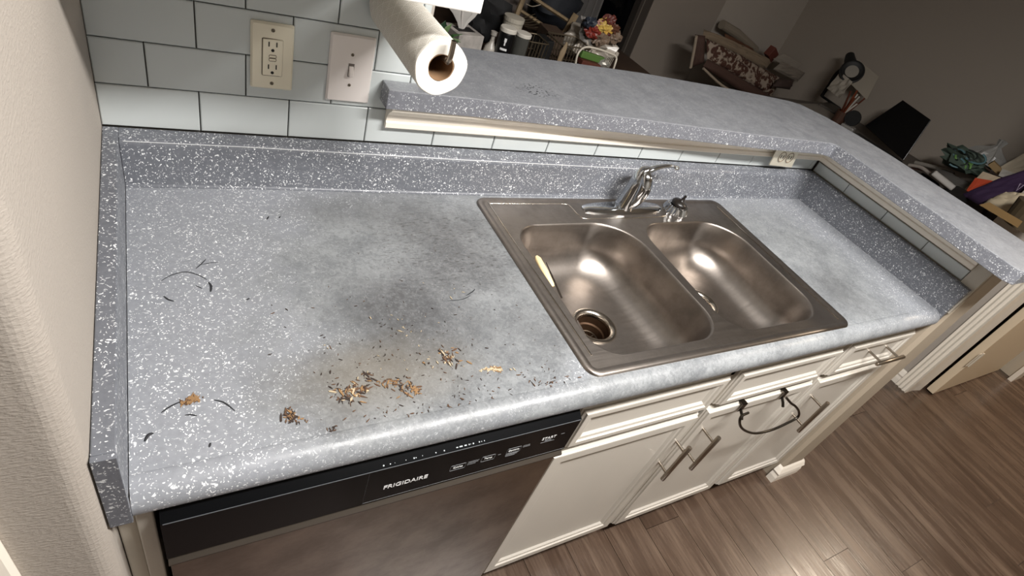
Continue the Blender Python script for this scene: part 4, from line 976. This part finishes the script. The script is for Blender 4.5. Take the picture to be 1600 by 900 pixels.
# magnifier lamp
ml = thing('magnifier_lamp', 'black arm lamp with round mirror head on the desk', 'lamp', (4.10, 1.26, DZ))
obj('lamp_arm', tube(spline([Q(1284, 150, 4.02), Q(1296, 132, 4.0), Q(1306, 116, 3.98), Q(1318, 106, 3.96)], 5), .012, 8), BLACKM, ml, smooth=True)
c_ = Q(1331, 112, 3.93); nd = (CAM-c_).normalized(); nd = (nd+Vector((0, 0, .5))).normalized()
obj('lamp_foot', lathe([(0, 0), (.05, 0), (.05, .012), (.012, .02)], (4.17, 1.24, DZ+.0003), 20), BLACKM, ml)
obj('lamp_post', tube([(4.17, 1.24, DZ+.015), Q(1284, 150, 4.06)], .008, 8), BLACKM, ml)
obj('head_ring', lathe([(.068, -.012), (.074, -.004), (.074, .006), (.066, .010), (.060, .004)], c_, 28, axis=nd), BLACKM, ml, smooth=True)
obj('round_glass', lathe([(.060, 0), (.060, .003), (.0, .006)], c_, 28, axis=nd), mat('lamp_mirror', '9d988f', .2, .2), ml, smooth=True)
obj('head_cap', tube([Q(1329, 102, 3.98), Q(1328, 94, 4.0), Q(1328, 86, 4.02)], [.040, .034, .026], 12), BLACKM, ml, smooth=True)
obj('wall_paper_sheet', sheet(Q(1330, 132, 4.05), Q(1354, 156, 4.05), Q(1373, 120, 4.15), Q(1340, 92, 4.15), 6, 6, .014), mat('stained_paper', 'a39a8c', .85), None, label='pale crumpled paper leaning behind the lamp', cat='paper')
obj('white_papers', sheet(Q(1292, 138, 3.88), Q(1312, 154, 3.84), Q(1332, 128, 3.88), Q(1314, 112, 3.90), 6, 6, .012, 6, .003, 2), mat('white_papers', 'a69e92', .85), None, label='loose white papers left of the pencil cup', cat='papers')
# pencil cup
c_ = Q(1322, 170, 3.80); 
pc_ = thing('pencil_cup', 'brown cup stuffed with red and brown pens', 'cup', (c_.x, c_.y, DZ+.001))
obj('cup', lathe([(0, 0), (.035, 0), (.040, .09), (.037, .09), (.034, .01)], (c_.x, c_.y, DZ+.001), 20), mat('brown_cup', '4d3428', .5), pc_)
random.seed(44)
for k in range(11):
    a = random.random()*2*PI; r = .022*random.random(); top = Vector((c_.x+r*math.cos(a)+random.uniform(-.07, .03), c_.y+r*math.sin(a)+random.uniform(-.06, .05), DZ+random.uniform(.15, .24)))
    obj('pen', tube([(c_.x+r*math.cos(a), c_.y+r*math.sin(a), DZ+.02), top], .0055, 6), [mat('pen_brown', '5a2f20', .4), mat('pen_rust', '7d4028', .4), mat('pen_white', 'c4beb4', .4), mat('pen_brown', '5a2f20', .4)][k % 4], pc_)
obj('orange_figure', blob(Q(1336, 143, 3.86), (.028, .028, .035), .35, 3, 3, 4), mat('rust_orange', '8f4a2c', .6), None, label='rust orange knitted ball on top of the pens', cat='ball') if 0 else None
# tape dispenser
c_ = Q(1344, 173, 3.80)
td = thing('tape_dispenser', 'black and silver tape dispenser between the pen cup and laptop', 'dispenser', (c_.x, c_.y, DZ))
obj('dispenser_body', boxc((c_.x, c_.y, DZ+.02), (.06, .085, .04), (0, 0, .3)), mat('silver_plastic', '8d8a86', .35), td, bevel=.008)
obj('tape_wheel', lathe([(.045, -.012), (.048, 0), (.045, .012)], (c_.x, c_.y+.01, DZ+.085), 20, axis=(1, .3, 0)), BLACKM, td)
# laptop
lt = thing('laptop', 'black laptop screen standing open on the desk', 'laptop', tuple(Q(1405, 240, 3.85)))
A_ = [Q(1352, 196, 3.87), Q(1411, 252, 3.87), Q(1456, 188, 3.99), Q(1412, 157, 3.99)]
A_ = [Q(1352, 197, 3.87), Q(1412, 251, 3.87), Q(1455, 188, 3.94), Q(1411, 157, 3.94)]
nn = (A_[1]-A_[0]).cross(A_[3]-A_[0]).normalized()
obj('laptop_screen', loft(B(), [[p for p in A_], [p+nn*.008 for p in A_]], True, True), mat('laptop_black', '08080a', .25), lt, bevel=.002)
ke = (A_[1]-A_[0]); fw_ = Vector((-.22, 0.0, 0)); b0 = Vector((A_[0].x-.004, A_[0].y, DZ+.004)); b1_ = Vector((A_[1].x-.004, A_[1].y, DZ+.004))
obj('laptop_base', loft(B(), [[b0, b1_, b1_+fw_, b0+fw_], [p+Vector((0, 0, .016)) for p in (b0, b1_, b1_+fw_, b0+fw_)]], True, True), BLACKM, lt, bevel=.002)
# cable pile, boards, mesh bag
for k, (pp_, mm, w) in enumerate([([(1420, 258), (1440, 262), (1458, 276), (1480, 288), (1505, 292)], 'a19890', .010), ([(1425, 262), (1450, 268), (1470, 284), (1490, 296)], '6b4a45', .008), ([(1430, 254), (1462, 262), (1490, 272)], '8c867e', .012), ([(1440, 272), (1460, 282), (1482, 298)], '2a2726', .010)]):
    obj('cable', tube(spline([Q(x, y, 3.84+.03*k) for x, y in pp_], 5), w, 8), mat('cable_'+mm, mm, .5), None, smooth=True, label=['pale flat cable snaking along the desk right of the laptop', 'reddish brown cable beneath the pale cable', 'thick light grey cable nearest the wall behind the laptop', 'black cable along the bar edge right of the laptop'][k], cat='cable')
obj('grey_case', pillow((Q(1470, 300, 3.5), Q(1512, 318, 3.5), Q(1522, 292, 3.75), Q(1462, 262, 3.75)), .05, .008, 3, 8), mat('grey_case', '66635f', .6), None, smooth=True, label='grey soft case under the green mesh bag', cat='case')
obj('black_case', pillow((Q(1460, 308, 3.3), Q(1500, 330, 3.3), Q(1520, 306, 3.5), Q(1480, 290, 3.5)), .06, .008, 4, 8), BLACKM, None, smooth=True, label='black case at the bar edge under the grey case', cat='case')
obj('white_adapter', boxc(tuple(Q(1472, 282, 3.38)), (.07, .12, .03), (.2, .3, .5)), mat('grey_adapter', '8f8b86', .5), None, bevel=.006, label='pale grey adapter block beside the black case', cat='adapter')
mb = thing('mesh_bag', 'green and black striped mesh bag on the grey case', 'bag', tuple(Q(1510, 250, 3.8)))
obj('bag_body', blob(Q(1508, 252, 3.82), (.09, .12, .055), .3, 3, 3, 6), mat('dark_green_mesh', '46544a', .7), mb, smooth=True)
random.seed(8)
for k in range(9):
    c0 = Q(1508+random.uniform(-16, 16), 250+random.uniform(-9, 10), 3.74); r = random.uniform(.03, .06)
    obj('cord', tube([c0+Vector((.012*math.sin(t), r*math.cos(t*.8+k), r*.6*math.sin(t*.8+k))) for t in [q_*PI/6 for q_ in range(9)]], .005, 5), [mat('cord_green', '6f9a55', .6), mat('cord_dark', '1b2420', .6), mat('cord_blue', '5a7a80', .6)][k % 3], mb)
pb_ = B(); c0 = Q(1543, 248, 4.06); rings = []
for z, r in ((-.06, .10), (-.02, .11), (.03, .075), (.06, .03), (.075, .014), (.11, .022), (.115, .01)):
    rings.append([c0+Vector((r*.6*math.cos(2*PI*k/22)*(1+.25*math.sin(5*2*PI*k/22+z*20)), r*math.sin(2*PI*k/22)*(1+.25*math.cos(4*2*PI*k/22)), z)) for k in range(22)])
obj('plastic_bag', loft(pb_, rings, True, True), mat('frosty_plastic', '9a9894', .3, spec=.6), None, label='tied clear plastic bag right of the green mesh bag', cat='bag')
# envelopes, purple bag, cardboard, fabrics near the right edge
X3 = 3.45
obj('orange_folder', sheet(at(1505, 305, 0, X3), at(1545, 298, 0, X3), at(1566, 285, 0, X3+.05), at(1524, 278, 0, X3+.05), 6, 5, .004), mat('orange_card', 'b8472a', .6), None, label='orange folder above the purple bag', cat='folder')
obj('cream_folder', sheet(at(1500, 304, 0, X3+.06), at(1540, 296, 0, X3+.08), at(1570, 280, 0, X3+.12), at(1536, 268, 0, X3+.12), 6, 5, .004), mat('cream_card', 'b5a48c', .7), None, label='cream folder behind the orange folder', cat='folder')
pu = thing('purple_bag', 'dark purple cloth bag with a pale triangle mark by the bar edge', 'bag', tuple(at(1560, 300, 0, X3-.05)))
obj('bag_cloth', pillow((at(1502, 304, 0, X3-.05), at(1535, 324, 0, X3-.1), at(1625, 296, 0, X3-.05), at(1610, 262, 0, X3)), .05, .008, 7), mat('purple_cloth', '34203f', .8), pu, smooth=True)
tri = [at(1588, 298, 0, X3-.105), at(1600, 289, 0, X3-.105), at(1594, 287, 0, X3-.105), at(1588, 298, 0, X3-.105)]
obj('triangle_mark', tube([tri[0], tri[1], tri[2]], .0022, 5, closed=True), mat('pale_mark', 'b5a8bd', .6), pu)
obj('cream_poster_roll', sheet(at(1562, 262, 0, 3.8), at(1580, 276, 0, 3.7), at(1640, 250, 0, 3.75), at(1620, 228, 0, 3.9), 6, 5, .006), mat('cream_sheet', 'd6cab4', .8), None, label='large cream sheet standing behind the purple bag', cat='sheet')
obj('small_tan_box', boxc(tuple(at(1556, 262, 0, 3.78)), (.04, .07, .03), (.3, 0, .4)), mat('tan_card', '8f7650', .7), None, bevel=.002, label='small tan box left of the large cream sheet', cat='box')
obj('white_card', sheet(at(1560, 274, 0, 3.66), at(1578, 280, 0, 3.66), at(1590, 272, 0, 3.72), at(1566, 264, 0, 3.72), 4, 3, .003), mat('white_papers2', 'b9b5ad', .8), None, label='white card between the tan box and the purple bag', cat='card')
obj('dark_ruler', tube([at(1540, 262, 0, 3.7), at(1572, 284, 0, 3.6), Vector((3.6, at(1572, 284, 0, 3.6).y-.04, DZ+.012))], .012, 6, flat=.4), mat('brown_dark', '3a2f28', .6), None, label='dark brown stick lying in front of the tan box', cat='stick')
obj('cream_cloth_bag', pillow((at(1532, 322, 0, 3.3), at(1596, 344, 0, 3.2), at(1622, 310, 0, 3.3), at(1580, 305, 0, 3.35)), .08, .012, 11), mat('cream_canvas', 'cfc0a4', .85), None, smooth=True, label='cream canvas bag below the purple bag', cat='bag')
obj('cardboard_strip', loft(B(), [[at(x, y, 0, 2.95) for x, y in ((1530, 320), (1590, 356), (1598, 346), (1546, 316))], [at(x, y, 0, 3.0) for x, y in ((1530, 320), (1590, 356), (1598, 346), (1546, 316))]], True, True), mat('cardboard_tan', '80663f', .8), None, label='tan cardboard flap at the bar edge, far right', cat='cardboard')
obj('brown_pot', lathe([(.0, 0), (.06, 0), (.075, .10), (.0, .11)], tuple(at(1606, 338, 0, 3.1)-Vector((0, 0, .05))), 20), mat('olive_brown', '4d4230', .7), None, label='olive brown pot at the far right picture edge', cat='pot')
